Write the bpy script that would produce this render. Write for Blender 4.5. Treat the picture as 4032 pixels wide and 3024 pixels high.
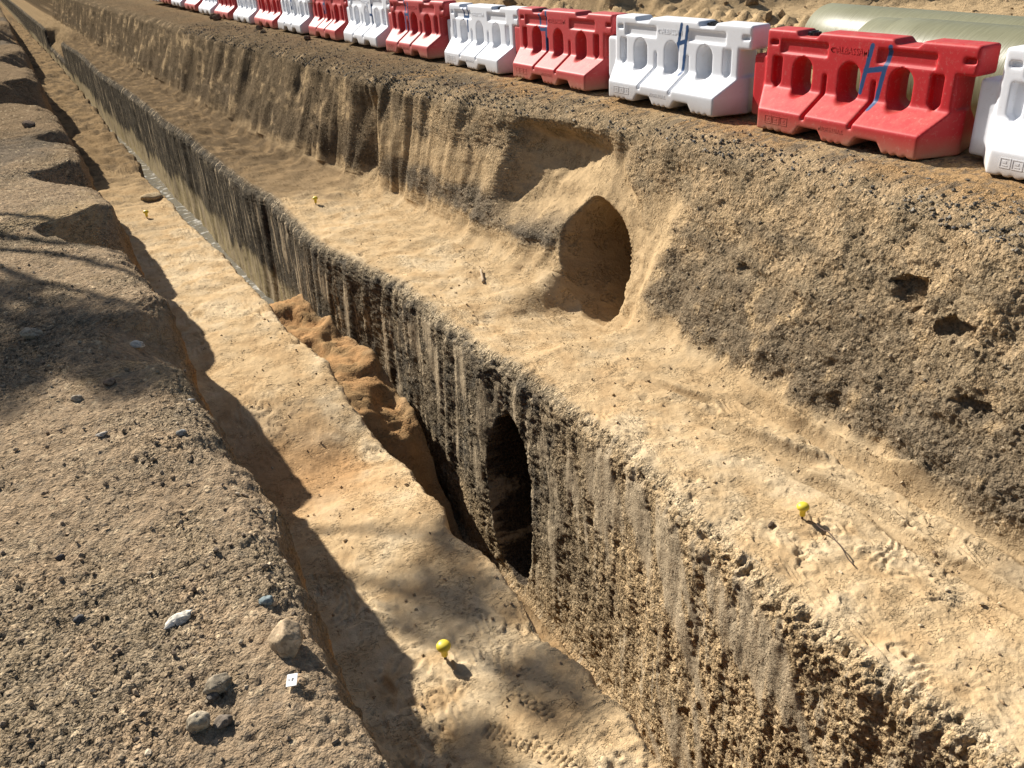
import bpy, bmesh, math
import numpy as np
from mathutils import Matrix, Vector

# ------------------------------------------------------------------ clear
for o in list(bpy.data.objects):
    bpy.data.objects.remove(o, do_unlink=True)
scene = bpy.context.scene
C = scene.collection

# ------------------------------------------------------------------ camera
CAM_H = 1.634
cam_data = bpy.data.cameras.new("camera")
cam_data.sensor_width = 36.0
cam_data.lens = 29.92
cam_data.clip_start = 0.05
cam_data.clip_end = 2000
cam = bpy.data.objects.new("camera", cam_data)
C.objects.link(cam)
right = Vector((0.8647, -0.4983, -0.0615)).normalized()
fwd = Vector((0.4150, 0.7779, -0.4715)).normalized()
up = right.cross(fwd).normalized()
right = fwd.cross(up).normalized()
cam.matrix_world = Matrix(((right.x, up.x, -fwd.x, 0), (right.y, up.y, -fwd.y, 0),
                           (right.z, up.z, -fwd.z, CAM_H), (0, 0, 0, 1)))
scene.camera = cam

# ------------------------------------------------------------------ sky and sun
SUN_TO = Vector((-0.35, 1.35, 1.0)).normalized()      # direction towards the sun
elev = math.asin(SUN_TO.z)
azim = math.atan2(SUN_TO.x, SUN_TO.y)
world = bpy.data.worlds.new("World")
scene.world = world
world.use_nodes = True
nt = world.node_tree
nt.nodes.clear()
sky = nt.nodes.new('ShaderNodeTexSky')
sky.sky_type = 'NISHITA'
sky.sun_disc = False
sky.sun_elevation = elev
sky.sun_rotation = azim
sky.air_density = 1.0
sky.dust_density = 1.5
bg = nt.nodes.new('ShaderNodeBackground')
bg.inputs[1].default_value = 0.05
wo = nt.nodes.new('ShaderNodeOutputWorld')
nt.links.new(sky.outputs[0], bg.inputs[0])
nt.links.new(bg.outputs[0], wo.inputs[0])
sun_d = bpy.data.lights.new("sun", 'SUN')
sun_d.energy = 5.0
sun_d.angle = math.radians(0.53)
sun_d.color = (1.0, 0.945, 0.865)
sun = bpy.data.objects.new("sun", sun_d)
C.objects.link(sun)
sun.rotation_euler = (-SUN_TO).to_track_quat('-Z', 'Y').to_euler()
sun.location = (-8, 20, 20)

vs = scene.view_settings
vs.view_transform = 'Standard'
vs.look = 'None'
vs.exposure = 0.75
vs.gamma = 1.0
vs.use_curve_mapping = False
scene.render.engine = 'CYCLES'

# ------------------------------------------------------------------ helpers
rng = np.random.default_rng(11)


def tag(o, label=None, cat=None, group=None, kind=None):
    if label: o['label'] = label
    if cat: o['category'] = cat
    if group: o['group'] = group
    if kind: o['kind'] = kind
    return o


def empty(name, loc=(0, 0, 0), rot=(0, 0, 0)):
    o = bpy.data.objects.new(name, None)
    o.empty_display_size = 0.1
    C.objects.link(o)
    o.location = loc
    o.rotation_euler = rot
    return o


def link(name, me, parent=None):
    o = bpy.data.objects.new(name, me)
    C.objects.link(o)
    if parent is not None:
        o.parent = parent
    return o


def mesh_np(name, verts, faces, smooth=True, cols=None, mat=None):
    """verts (n,3), faces (m,k) numpy"""
    me = bpy.data.meshes.new(name)
    verts = np.asarray(verts, dtype=np.float32)
    faces = np.asarray(faces, dtype=np.int32)
    m, k = faces.shape
    me.vertices.add(len(verts))
    me.vertices.foreach_set('co', verts.ravel())
    me.loops.add(m * k)
    me.loops.foreach_set('vertex_index', faces.ravel())
    me.polygons.add(m)
    me.polygons.foreach_set('loop_start', np.arange(0, m * k, k, dtype=np.int32))
    me.polygons.foreach_set('use_smooth', np.full(m, smooth, dtype=bool))
    if cols is not None:
        at = me.attributes.new('Col', 'FLOAT_COLOR', 'POINT')
        c4 = np.ones((len(verts), 4), dtype=np.float32)
        c4[:, :cols.shape[1]] = cols
        at.data.foreach_set('color', c4.ravel())
    me.update(calc_edges=True)
    me.validate()
    if mat is not None:
        me.materials.append(mat)
    return me


# ---- numpy noise ----
_G = np.array([(1, 1, 0), (-1, 1, 0), (1, -1, 0), (-1, -1, 0), (1, 0, 1), (-1, 0, 1), (1, 0, -1), (-1, 0, -1),
               (0, 1, 1), (0, -1, 1), (0, 1, -1), (0, -1, -1), (1, 1, 0), (-1, 1, 0), (0, -1, 1), (0, -1, -1)],
              dtype=np.float32)


def _hash(i, j, k, seed):
    h = (i.astype(np.uint32) * np.uint32(374761393) + j.astype(np.uint32) * np.uint32(668265263)
         + k.astype(np.uint32) * np.uint32(2147483647 - 58) + np.uint32(seed * 974711 + 17))
    h = (h ^ (h >> np.uint32(13))) * np.uint32(1274126177)
    h = (h ^ (h >> np.uint32(15))) * np.uint32(2246822519)
    return h ^ (h >> np.uint32(16))


def pn(x, y, z, seed=0):
    """gradient noise, roughly -1..1"""
    x = np.asarray(x, np.float32); y = np.asarray(y, np.float32); z = np.asarray(z, np.float32)
    x, y, z = np.broadcast_arrays(x, y, z)
    xi = np.floor(x); yi = np.floor(y); zi = np.floor(z)
    xf = x - xi; yf = y - yi; zf = z - zi
    xi = xi.astype(np.int32); yi = yi.astype(np.int32); zi = zi.astype(np.int32)
    u = xf * xf * xf * (xf * (xf * 6 - 15) + 10)
    v = yf * yf * yf * (yf * (yf * 6 - 15) + 10)
    w = zf * zf * zf * (zf * (zf * 6 - 15) + 10)

    def corner(a, b, c):
        g = _G[_hash(xi + a, yi + b, zi + c, seed) & np.uint32(15)]
        return g[..., 0] * (xf - a) + g[..., 1] * (yf - b) + g[..., 2] * (zf - c)
    x00 = corner(0, 0, 0); x00 += u * (corner(1, 0, 0) - x00)
    x10 = corner(0, 1, 0); x10 += u * (corner(1, 1, 0) - x10)
    x00 += v * (x10 - x00)
    x01 = corner(0, 0, 1); x01 += u * (corner(1, 0, 1) - x01)
    x11 = corner(0, 1, 1); x11 += u * (corner(1, 1, 1) - x11)
    x01 += v * (x11 - x01)
    return x00 + w * (x01 - x00)


def fbm(x, y, z, f, octv=4, seed=0, gain=0.5):
    s = 0.0; a = 1.0
    for o in range(octv):
        s = s + a * pn(x * f, y * f, z * f, seed + o)
        a *= gain; f *= 2.03
    return s


def worley(x, y, z, f, seed=0):
    """distance to nearest cell point (in cell units) and a random 0..1 of that cell"""
    x = (x * f).astype(np.float32); y = (y * f).astype(np.float32); z = (z * f).astype(np.float32)
    xi = np.floor(x).astype(np.int32); yi = np.floor(y).astype(np.int32); zi = np.floor(z).astype(np.int32)
    best = np.full(x.shape, 9.0, np.float32); rid = np.zeros(x.shape, np.float32)
    for a in (-1, 0, 1):
        for b in (-1, 0, 1):
            for c in (-1, 0, 1):
                h = _hash(xi + a, yi + b, zi + c, seed)
                px = (h & np.uint32(1023)).astype(np.float32) / 1023
                py = ((h >> np.uint32(10)) & np.uint32(1023)).astype(np.float32) / 1023
                pz = ((h >> np.uint32(20)) & np.uint32(1023)).astype(np.float32) / 1023
                d = (xi + a + px - x) ** 2 + (yi + b + py - y) ** 2 + (zi + c + pz - z) ** 2
                m = d < best
                best = np.where(m, d, best)
                rid = np.where(m, ((h >> np.uint32(5)) & np.uint32(255)).astype(np.float32) / 255, rid)
    return np.sqrt(best), rid


def sst(a, b, x):
    t = np.clip((x - a) / (b - a), 0, 1)
    return t * t * (3 - 2 * t)


def bump(x, c, w):
    return np.exp(-((x - c) / w) ** 2)


# ------------------------------------------------------------------ materials
def new_mat(name):
    m = bpy.data.materials.new(name)
    m.use_nodes = True
    n = m.node_tree
    p = n.nodes['Principled BSDF']
    return m, n, p


def earth_material(name, scale=120.0, depth=0.006, cell_var=0.35, var=0.3, rough=0.95, streaks=False, scarps=1.4):
    """soil: vertex colour of the layer, broken up by grain; alpha of the colour = how stony it is"""
    m, n, p = new_mat(name)
    L = n.links

    def nd(t, **kw):
        k = n.nodes.new(t)
        for a_, v_ in kw.items(): setattr(k, a_, v_)
        return k

    def ma(op, a_, b_=None, c_=None, clamp=False):
        k = nd('ShaderNodeMath', operation=op, use_clamp=clamp)
        for j, v_ in enumerate((a_, b_, c_)):
            if v_ is None: continue
            if isinstance(v_, (int, float)): k.inputs[j].default_value = v_
            else: L.new(v_, k.inputs[j])
        return k.outputs[0]
    at = nd('ShaderNodeAttribute'); at.attribute_name = 'Col'
    tc = nd('ShaderNodeTexCoord')
    wob = nd('ShaderNodeTexNoise'); wob.inputs['Scale'].default_value = scale * 0.6; wob.inputs['Detail'].default_value = 1
    L.new(tc.outputs['Object'], wob.inputs['Vector'])
    vm = nd('ShaderNodeVectorMath', operation='MULTIPLY_ADD')
    L.new(wob.outputs['Color'], vm.inputs[0]); vm.inputs[1].default_value = (0.9 / scale,) * 3; L.new(tc.outputs['Object'], vm.inputs[2])
    n1 = nd('ShaderNodeTexNoise'); n1.inputs['Scale'].default_value = scale * 1.6; n1.inputs['Detail'].default_value = 3; n1.inputs['Roughness'].default_value = 0.65
    n2 = nd('ShaderNodeTexNoise'); n2.inputs['Scale'].default_value = 17; n2.inputs['Detail'].default_value = 6; n2.inputs['Roughness'].default_value = 0.62
    v1 = nd('ShaderNodeTexVoronoi'); v1.inputs['Scale'].default_value = scale
    v2 = nd('ShaderNodeTexVoronoi'); v2.inputs['Scale'].default_value = scale * 0.42
    for t in (n1, n2): L.new(tc.outputs['Object'], t.inputs['Vector'])
    for t in (v1, v2): L.new(vm.outputs[0], t.inputs['Vector'])
    stony = at.outputs['Alpha']
    s1 = nd('ShaderNodeSeparateColor'); L.new(v1.outputs['Color'], s1.inputs[0])
    s2 = nd('ShaderNodeSeparateColor'); L.new(v2.outputs['Color'], s2.inputs[0])
    big = ma('GREATER_THAN', s2.outputs[1], 0.62)                       # only some of the coarse cells are stones
    cellv = ma('MULTIPLY', ma('SUBTRACT', s1.outputs[0], 0.5), 2 * cell_var)
    cellv = ma('ADD', cellv, ma('MULTIPLY', big, ma('MULTIPLY', ma('SUBTRACT', s2.outputs[0], 0.5), 1.6 * cell_var)))
    cellv = ma('MULTIPLY', cellv, stony)
    nv = ma('MULTIPLY', ma('SUBTRACT', ma('ADD', n1.outputs[0], n2.outputs[0]), 1.0), 1.9 * var)
    gain = ma('MAXIMUM', ma('ADD', ma('ADD', cellv, nv), 1.0), 0.25)
    mx = nd('ShaderNodeMix', data_type='RGBA', blend_type='MULTIPLY'); mx.inputs[0].default_value = 1.0
    L.new(at.outputs['Color'], mx.inputs[6]); L.new(gain, mx.inputs[7])
    out = mx.outputs[2]
    if streaks:                                       # thin pale tooling marks left by bucket teeth
        sx = nd('ShaderNodeSeparateXYZ'); L.new(tc.outputs['Object'], sx.inputs[0])
        yy_ = ma('ADD', sx.outputs[1], ma('MULTIPLY', sx.outputs[2], -0.16))
        cb = nd('ShaderNodeCombineXYZ'); L.new(ma('MULTIPLY', yy_, 15.0), cb.inputs[0]); L.new(ma('MULTIPLY', sx.outputs[2], 1.15), cb.inputs[1])
        st = nd('ShaderNodeTexNoise'); st.inputs['Scale'].default_value = 1.0; st.inputs['Detail'].default_value = 3; st.inputs['Roughness'].default_value = 0.6
        L.new(cb.outputs[0], st.inputs['Vector'])
        lv = ma('ADD', ma('ADD', st.outputs[0], ma('MULTIPLY', ma('SUBTRACT', 1.0, stony), 0.16)), ma('MULTIPLY', ma('SUBTRACT', n2.outputs[0], 0.5), 0.22))
        mrs = nd('ShaderNodeMapRange'); mrs.inputs[1].default_value = 0.585; mrs.inputs[2].default_value = 0.645
        L.new(lv, mrs.inputs[0])
        sm_ = nd('ShaderNodeMix', data_type='RGBA'); sm_.inputs[7].default_value = (0.47, 0.375, 0.25, 1)
        L.new(ma('MULTIPLY', mrs.outputs[0], 0.9), sm_.inputs[0]); L.new(out, sm_.inputs[6]); out = sm_.outputs[2]
        stony = ma('MULTIPLY', stony, ma('SUBTRACT', 1.0, ma('MULTIPLY', mrs.outputs[0], 0.85)))
    L.new(out, p.inputs['Base Color'])
    p.inputs['Roughness'].default_value = rough
    p.inputs['Specular IOR Level'].default_value = 0.0
    h1 = ma('SUBTRACT', 0.6, v1.outputs['Distance'])
    h2 = ma('MULTIPLY', big, ma('MAXIMUM', ma('SUBTRACT', 0.62, v2.outputs['Distance']), 0.0))
    hh = ma('ADD', ma('MULTIPLY', h1, 0.55), ma('MULTIPLY', h2, 1.8))
    hh = ma('MULTIPLY', hh, ma('ADD', ma('MULTIPLY', stony, 0.9), 0.1))
    hh = ma('ADD', hh, ma('MULTIPLY', n1.outputs[0], 0.45))
    hh = ma('ADD', hh, ma('MULTIPLY', n2.outputs[0], 0.9))
    n3 = nd('ShaderNodeTexNoise'); n3.inputs['Scale'].default_value = 42; n3.inputs['Detail'].default_value = 3; n3.inputs['Roughness'].default_value = 0.55
    mp = nd('ShaderNodeMapping'); mp.inputs['Scale'].default_value = (0.75, 1.25, 1.0); L.new(tc.outputs['Object'], mp.inputs[0]); L.new(mp.outputs[0], n3.inputs['Vector'])
    stp = nd('ShaderNodeMapRange', interpolation_type='SMOOTHSTEP'); stp.inputs[1].default_value = 0.51; stp.inputs[2].default_value = 0.57
    L.new(n3.outputs[0], stp.inputs[0])
    pat = nd('ShaderNodeTexNoise'); pat.inputs['Scale'].default_value = 5.5; pat.inputs['Detail'].default_value = 3; L.new(tc.outputs['Object'], pat.inputs['Vector'])
    pm_ = nd('ShaderNodeMapRange', interpolation_type='SMOOTHSTEP'); pm_.inputs[1].default_value = 0.47; pm_.inputs[2].default_value = 0.60
    L.new(pat.outputs[0], pm_.inputs[0])
    hh = ma('SUBTRACT', hh, ma('MULTIPLY', ma('MULTIPLY', stp.outputs[0], pm_.outputs[0]), scarps))
    b1 = nd('ShaderNodeBump'); b1.inputs['Strength'].default_value = 1.0; b1.inputs['Distance'].default_value = depth
    L.new(hh, b1.inputs['Height']); L.new(b1.outputs[0], p.inputs['Normal'])
    return m


M_gravel = earth_material('gravelly_soil', 120, 0.013, 0.38, 0.32)
M_sand = earth_material('packed_sand', 95, 0.009, 0.22, 0.22)
M_wall = earth_material('cut_conglomerate', 72, 0.015, 0.36, 0.32, streaks=True)
M_bank = earth_material('bank_gravel_soil', 72, 0.013, 0.30, 0.28)
M_stone = earth_material('stone', 90, 0.002, 0.25, 0.25, 0.8)

# ------------------------------------------------------------------ terrain section lines (Y, X)
G = [(1.34,0.329),(1.50,0.321),(1.65,0.318),(1.71,0.305),(1.83,0.300),(1.95,0.316),(2.05,0.325),(2.16,0.336),(2.26,0.341),(2.43,0.369),(2.50,0.388),(2.65,0.381),(2.77,0.382),(3.03,0.370),(3.18,0.352),(3.36,0.342),(3.55,0.324),(3.88,0.360),(4.27,0.407),(4.52,0.400),(4.85,0.424),(5.22,0.402),(5.55,0.372),(5.77,0.367),(6.13,0.397),(6.59,0.429),(7.24,0.446),(8.00,0.394),(9.58,0.422),(11.72,0.434),(13.99,0.433),(19.09,0.511),(25.54,0.60),(48.99,0.75)]
E_ = [(1.82,1.631),(1.99,1.620),(2.15,1.671),(2.36,1.637),(2.49,1.671),(2.79,1.587),(2.93,1.625),(3.19,1.655),(3.48,1.672),(3.73,1.580),(3.88,1.565),(4.07,1.655),(4.36,1.653),(4.54,1.670),(4.77,1.748),(4.96,1.725),(5.38,1.705),(5.63,1.678),(6.10,1.685),(6.46,1.704),(6.76,1.710),(7.26,1.639),(7.52,1.645),(8.36,1.683),(8.85,1.689),(9.28,1.663),(9.83,1.694),(10.87,1.641),(11.94,1.583),(13.33,1.588),(14.92,1.530),(16.73,1.630),(18.31,1.605),(19.68,1.607),(22.46,1.680),(26.11,1.714),(31.00,1.758),(35.41,1.775)]
D_ = [(1.14,2.753),(1.30,2.783),(1.42,2.796),(1.55,2.740),(1.70,2.727),(1.79,2.730),(1.95,2.722),(2.08,2.731),(2.21,2.729),(2.41,2.730),(2.54,2.728),(2.79,2.780),(2.96,2.726),(3.45,2.820),(3.85,2.945),(4.19,2.934),(4.44,2.888),(4.83,2.930),(5.09,2.912),(5.43,2.940),(5.71,2.838),(5.92,2.815),(6.36,2.858),(6.63,2.896),(7.20,2.875),(7.93,2.943),(8.32,2.836),(8.97,2.722),(9.53,2.615),(10.32,2.677),(10.97,2.678),(12.02,2.789),(12.99,2.685),(14.20,2.698),(15.51,2.668),(17.87,2.739),(19.88,2.651),(22.12,2.694),(26.35,2.674),(30.35,2.571),(37.22,2.702),(42.49,2.6)]
C_ = [(1.77,3.910),(2.23,3.908),(2.49,3.982),(2.92,4.024),(3.27,4.063),(3.74,4.049),(4.24,4.070),(4.57,4.080),(5.06,4.144),(5.63,4.139),(6.61,4.081),(8.54,4.044),(10.52,4.017),(12.95,3.879),(14.82,3.689),(17.84,3.628),(28.68,3.503)]
B_ = [(2.50,4.60),(3.05,4.70),(4.11,4.887),(5.66,4.941),(6.53,4.956),(7.86,4.801),(9.05,4.546),(10.66,4.369),(12.13,4.309),(16.02,4.312),(23.16,4.101),(30.18,4.087),(49.31,3.95)]
ZB = -1.5
ZF = -3.58
ZW = -3.20        # water level far down the trench


def line(tab, y):
    t = np.array(tab)
    return np.interp(y, t[:, 0], t[:, 1])


def rag(y, f, amp, seed, octv=3):
    return amp * fbm(y, np.full_like(y, 3.3 + seed), np.full_like(y, 0.7), f, octv, seed, 0.6)


# rows (Y): dense near the camera
rows = [-300, -60, -20, -8, -4, -2.5, -1.5, -0.9, -0.4, 0.0, 0.25, 0.45, 0.6, 0.72]
y = 0.8
while y < 12:
    rows.append(y); y += 0.0040 * (y + 0.25)
while y < 62:
    rows.append(y); y += 0.0052 * y
rows += [66, 74, 90, 120, 180, 300, 500]
Y = np.array(rows, dtype=np.float64)
NR = len(Y)

g = line(G, Y) + rag(Y, 5.0, 0.02, 1)
ee = line(E_, Y) + rag(Y, 3.2, 0.022, 2)
dd = 0.35 * line(D_, Y) + 0.65 * sum(line(D_, Y + q) for q in np.linspace(-0.8, 0.8, 9)) / 9 + rag(Y, 3.0, 0.03, 3)
cc = line(C_, Y) + rag(Y, 1.4, 0.04, 4)
bb = line(B_, Y) + rag(Y, 1.2, 0.06, 5)
# the toe steps back in front of the hand-dug tunnel mouth
mouth = sst(5.45, 5.75, Y) * (1 - sst(6.4, 6.8, Y))
cc = cc + mouth * (4.24 - cc)
# slumped scoops in the left bank: (centre Y, half width, extra run, extra drop)
sc_w = 0.10 + 0 * Y; sc_d = 0.06 + 0 * Y
for (ya, yb, w, d) in [(3.7, 4.85, 0.26, 0.24), (5.8, 7.1, 0.46, 0.58), (7.75, 9.0, 0.34, 0.46), (9.7, 10.9, 0.25, 0.25), (12.0, 17.0, 0.8, 0.8), (18.0, 22.0, 0.5, 0.5), (23, 33, 0.9, 0.8), (2.75, 3.1, 0.05, 0.06)]:
    yq = Y + 0.10 * (yb - ya) * rag(Y, 2.0, 1.0, 9)
    m = sst(ya, ya + 0.60 * (yb - ya), yq) * (1 - sst(yb - 0.38 * (yb - ya), yb, yq))
    sc_w = sc_w + w * m; sc_d = sc_d + d * m
zbl = ZB + 0.03 * rag(Y, 0.5, 1.0, 6)                      # left bench level
pit = bump(Y, 5.15, 0.62)
zbl = zbl - 0.20 * pit
zbr = ZB + 0.025 * rag(Y, 0.4, 1.0, 7)
zct = zbr - 0.20 * mouth
step_r = sst(44, 44.6, Y) * (1 - sst(54, 54.6, Y))
step_l = sst(38, 39, Y)
o1 = np.ones(NR)
zfl = ZF + (ZW - 0.10 - ZF) * sst(9.5, 12.0, Y)
nodes = [
    (-400 * o1, 0 * o1), (-40 * o1, 0 * o1), (-8 * o1, 0 * o1), (-2.2 * o1, 0.02 * o1), (-0.95 * o1, 0.02 * o1),
    (g - sc_w, -0.005 * o1), (g, -sc_d), (g + 0.05, -0.5 * o1 - 0.5 * sc_d), (g + 0.13, zbl + 0.06), (g + 0.28, zbl),
    (ee, zbl), (ee + 0.05, zfl), (dd - 0.20 + 0.09 * sst(9, 12, Y), zfl - 0.03), (dd - 0.04, zbr - 0.09 - 0.9 * step_r), (dd + 0.08, zbr - 0.9 * step_r),
    (cc - 0.05, zct), (cc + 0.08, zct + 0.10), (bb, -0.13 * o1), (bb + 0.20, -0.02 * o1), (6.4 * o1, 0 * o1), (9.0 * o1, 0 * o1),
    (17 * o1, 0 * o1), (60 * o1, 0 * o1), (400 * o1, 0 * o1)]
ncol = [4, 6, 12, 34, 200, 22, 24, 22, 10, 110, 14, 24, 176, 12, 150, 16, 170, 16, 44, 44, 84, 10, 4]
seg = []; tt = []
for i, k in enumerate(ncol):
    seg += [i] * k; tt += list(np.arange(k) / k)
seg.append(len(ncol) - 1); tt.append(1.0)
seg = np.array(seg); tt = np.array(tt)
NCOL = len(seg)
nx = np.stack([a for a, b in nodes]); nz = np.stack([b for a, b in nodes])
PX = (nx[seg] * (1 - tt)[:, None] + nx[seg + 1] * tt[:, None]).T       # rows x cols
PZ = (nz[seg] * (1 - tt)[:, None] + nz[seg + 1] * tt[:, None]).T
# round the corners
ker = np.exp(-0.5 * (np.arange(-9, 10) / 3.6) ** 2); ker /= ker.sum()
lo, hi = np.searchsorted(seg, 4) + 12, np.searchsorted(seg, 19) - 12
for P in (PX, PZ):
    src = np.pad(P, ((0, 0), (9, 9)), mode='edge')
    out = sum(ker[k] * src[:, k:k + NCOL] for k in range(19))
    P[:, lo:hi] = out[:, lo:hi]
PY = np.repeat(Y[:, None], NCOL, 1)
PX = PX.astype(np.float32); PY = PY.astype(np.float32); PZ = PZ.astype(np.float32)
SEG = np.repeat(seg[None, :], NR, 0)
TT = np.repeat(tt[None, :], NR, 0).astype(np.float32)

is_lg = SEG <= 5
is_lf = (SEG >= 6) & (SEG <= 7)
is_lb = (SEG == 8) | (SEG == 9)
is_fl = (SEG == 10) | (SEG == 11)
is_w = (SEG == 12) | (SEG == 13)
is_rb = (SEG == 14) | (SEG == 15)
is_bk = (SEG == 16) | (SEG == 17)
is_rg = SEG >= 18

# ---------------- large shapes
# left ground: broad humps
m = is_lg | (is_lf)
PZ += np.where(is_lg, 0.035 * fbm(PX, PY, 0 * PX, 0.9, 3, 20) * sst(-8, -3, PX), 0).astype(np.float32)
# spoil plug lying in the deep trench
plug = (sst(5.9, 7.1, PY) * (1 - sst(10.0, 10.5, PY)))
ph = 1.10 + 0.26 * sst(6.3, 9.4, PY) + 0.16 * pn(PX * 1.3, PY * 1.2, 0 * PX, 31) + 0.10 * np.abs(pn(PX * 3, PY * 2.2, 0 * PX, 32)) - 0.10 * sst(0.0, 0.3, pn(PX * 1.8, PY * 1.1, 0 * PX, 34))
PZ = np.where(is_fl & (SEG == 11), PZ + plug * ph, PZ)
low_w = is_w & (PZ < -3.2)
lump = 0.25 * sst(13.2, 11.5, PY)
PZ = np.where(is_fl & (SEG == 11), PZ + 0.10 * fbm(PX, PY, PZ, 1.7, 3, 33) * sst(15, 12, PY), PZ)

# right bank: recess round the tunnel mouth
zr = PZ
redge = 5.80 + 0.62 * sst(-0.95, -0.40, zr)
rec = (sst(redge, redge + 0.22, PY - 0.10 * pn(zr * 4, 0 * zr, 0 * zr, 42)) * (1 - sst(8.0, 8.4, PY + 0.2 * pn(zr * 5, 0 * zr, 0 * zr, 43))) * sst(-0.12, -0.42, zr)
       * (1 - sst(-0.80, -1.15, zr + 0.20 * (PY - 7.1)) * sst(6.75, 7.1, PY)))
PX = np.where(is_bk, PX + rec * (0.05 + 0.26 * bump(PY, 7.6, 0.7) * sst(-1.35, -0.8, zr) + 0.05 * sst(-0.8, -0.4, zr)), PX)
strip = sst(5.42, 5.62, PY + 0.1 * pn(zr * 5, 0 * zr, 0 * zr, 44)) * (1 - sst(5.85, 6.2, PY)) * sst(-0.42, -0.62, zr)
rec = np.maximum(rec, strip)
smooth_rec = rec * is_bk
# undercut cavities in the near right bank
for (cy, cz, ry, rz, dep) in [(3.15, -0.55, 0.15, 0.11, 0.12), (2.72, -0.62, 0.16, 0.06, 0.09), (4.55, -0.80, 0.09, 0.04, 0.04), (2.35, -0.95, 0.2, 0.05, 0.05)]:
    r = np.sqrt(((PY - cy) / ry) ** 2 + ((PZ - cz) / rz) ** 2) * (1 + 0.55 * pn(PY * 9 + cy, PZ * 9, 0 * PX, 45) + 0.3 * pn(PY * 24, PZ * 24, 0 * PX, 46))
    PX = np.where(is_bk, PX + dep * (1 - sst(0.55, 1.05, r)), PX)

# long vertical fissure and buttress in the bank
PX = np.where(is_bk, PX + 0.16 * sst(11.25, 11.4, PY) * (1 - sst(11.45, 12.2, PY)) * sst(-0.15, -0.5, PZ) * (1 - sst(-1.2, -1.45, PZ)), PX)

# tunnels: polar remap of the vertices inside the mouth outline
tun_mask = np.zeros(PX.shape, bool)


def tunnel(sel, cy, cz, ry, rz, depth, p, egg, r0, wob, sink=0.0, sh=0.0):
    global PX, PY, PZ, tun_mask
    sz = sh * (PZ - cz)
    dy = (PY - cy - sz) / ry; dz = (PZ - cz) / rz
    dy = dy * (1 + egg * dz)
    ang = np.arctan2(dz, dy)
    r = (np.abs(dy) ** p + np.abs(dz) ** p) ** (1 / p) / (1 + wob * pn(ang * 1.2, 0 * ang + cy, 0 * ang, 51))
    inn = sel & (r < 1.0)
    rr = np.clip(r, 1e-4, 1)
    k = np.clip((1 - rr) / (1 - r0), 0, 1)              # 0 at the mouth, 1 at the back
    sc = np.where(rr > r0, 1.0 / rr * (1 - 0.18 * k), (1 - 0.18) / r0)
    ny = cy + (PY - cy - sz) * sc + sz * sc
    nzz = cz + (PZ - cz) * sc - sink * k
    PY = np.where(inn, ny, PY).astype(np.float32)
    PZ = np.where(inn, nzz, PZ).astype(np.float32)
    PX = np.where(inn, PX + depth * k ** 1.15, PX).astype(np.float32)
    tun_mask |= inn


PXb = PX.copy(); PYb = PY.copy(); PZb = PZ.copy()
tunnel(is_bk | ((SEG == 15) & (mouth[:, None] > 0.5)), 6.42, -1.23, 0.42, 0.50, 1.8, 2.1, -0.05, 0.22, 0.08, 0.55, 0.60)
tun_up = tun_mask.copy()
tunnel(is_w, 5.36, -2.74, 0.33, 0.80, 2.8, 2.0, 0.0, 0.2, 0.16, 0.0, 0.08)
tun_lo = tun_mask & ~tun_up

# spoil ridge and wheel ruts behind the barriers
rx = PX
rut = np.zeros_like(PX)
for x0, a, s in [(9.2, 0.07, 1), (9.75, 0.07, 2), (10.5, 0.08, 3), (11.1, 0.08, 4)]:
    xc = x0 + 0.20 * (PY - 10) * 0.45 + 0.15 * np.sin(PY * 0.35 + s)
    d = (rx - xc) / 0.20
    rut += -a * np.exp(-d ** 2) + 0.8 * a * np.exp(-((np.abs(d) - 1.6) / 0.55) ** 2) * (1 + 0.7 * np.sin(PY * 17 + s + 2 * d))
PZ = np.where(is_rg & (PX > 7.8), PZ + rut, PZ)
ridge = sst(24.6, 28.0, rx + PY + 0.8 * pn(PX * 0.5, PY * 0.5, 0 * PX, 62)) * sst(8.5, 11.5, rx) * (0.85 + 0.5 * pn(PX * 0.4, PY * 0.4, 0 * PX, 61)) * (1 - sst(24, 50, rx)) * (1 - sst(30, 45, PY))
PZ = np.where(is_rg, PZ + 1.5 * ridge, PZ).astype(np.float32)
# smooth grooves scraped along the right bench
groove = np.zeros_like(PX)
for pts, wd, dp in [([(1.55, 3.95), (1.82, 3.975), (2.06, 3.97), (2.42, 3.985), (2.80, 3.965)], 0.050, 0.060), ([(2.32, 3.94), (2.54, 3.98), (2.86, 3.977), (3.19, 3.992), (3.55, 3.985), (4.1, 4.02)], 0.045, 0.055),
                    ([(3.95, 3.80), (4.35, 3.69), (4.7, 3.62)], 0.035, 0.035), ([(2.95, 3.84), (3.09, 3.795), (3.36, 3.702), (3.59, 3.638), (3.95, 3.56)], 0.060, 0.045),
                    ([(1.2, 3.60), (1.77, 3.659), (2.15, 3.63), (2.48, 3.66), (2.81, 3.659), (3.2, 3.57)], 0.050, 0.040)]:
    yy_ = np.array([q[0] for q in pts]); xx_ = np.array([q[1] for q in pts])
    xc = np.interp(Y, yy_, xx_)[:, None] + 0.012 * pn(PY * 2.5, 0 * PY, 0 * PY, 64)
    fade = (sst(yy_[0], yy_[0] + 0.18, Y) * (1 - sst(yy_[-1] - 0.3, yy_[-1], Y)))[:, None]
    d = (PX - xc) / wd
    prof = -np.exp(-d ** 2) + 0.85 * np.exp(-((d - 1.45) / 0.45) ** 2) + 0.35 * np.exp(-((d + 1.6) / 0.6) ** 2)
    ok_ = is_rb | (is_bk & (PZ < -1.2))
    PZ = np.where(ok_, PZ + fade * dp * prof, PZ)
    groove = np.maximum(groove, np.where(ok_, fade * np.exp(-(d / 1.2) ** 2), 0))
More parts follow.
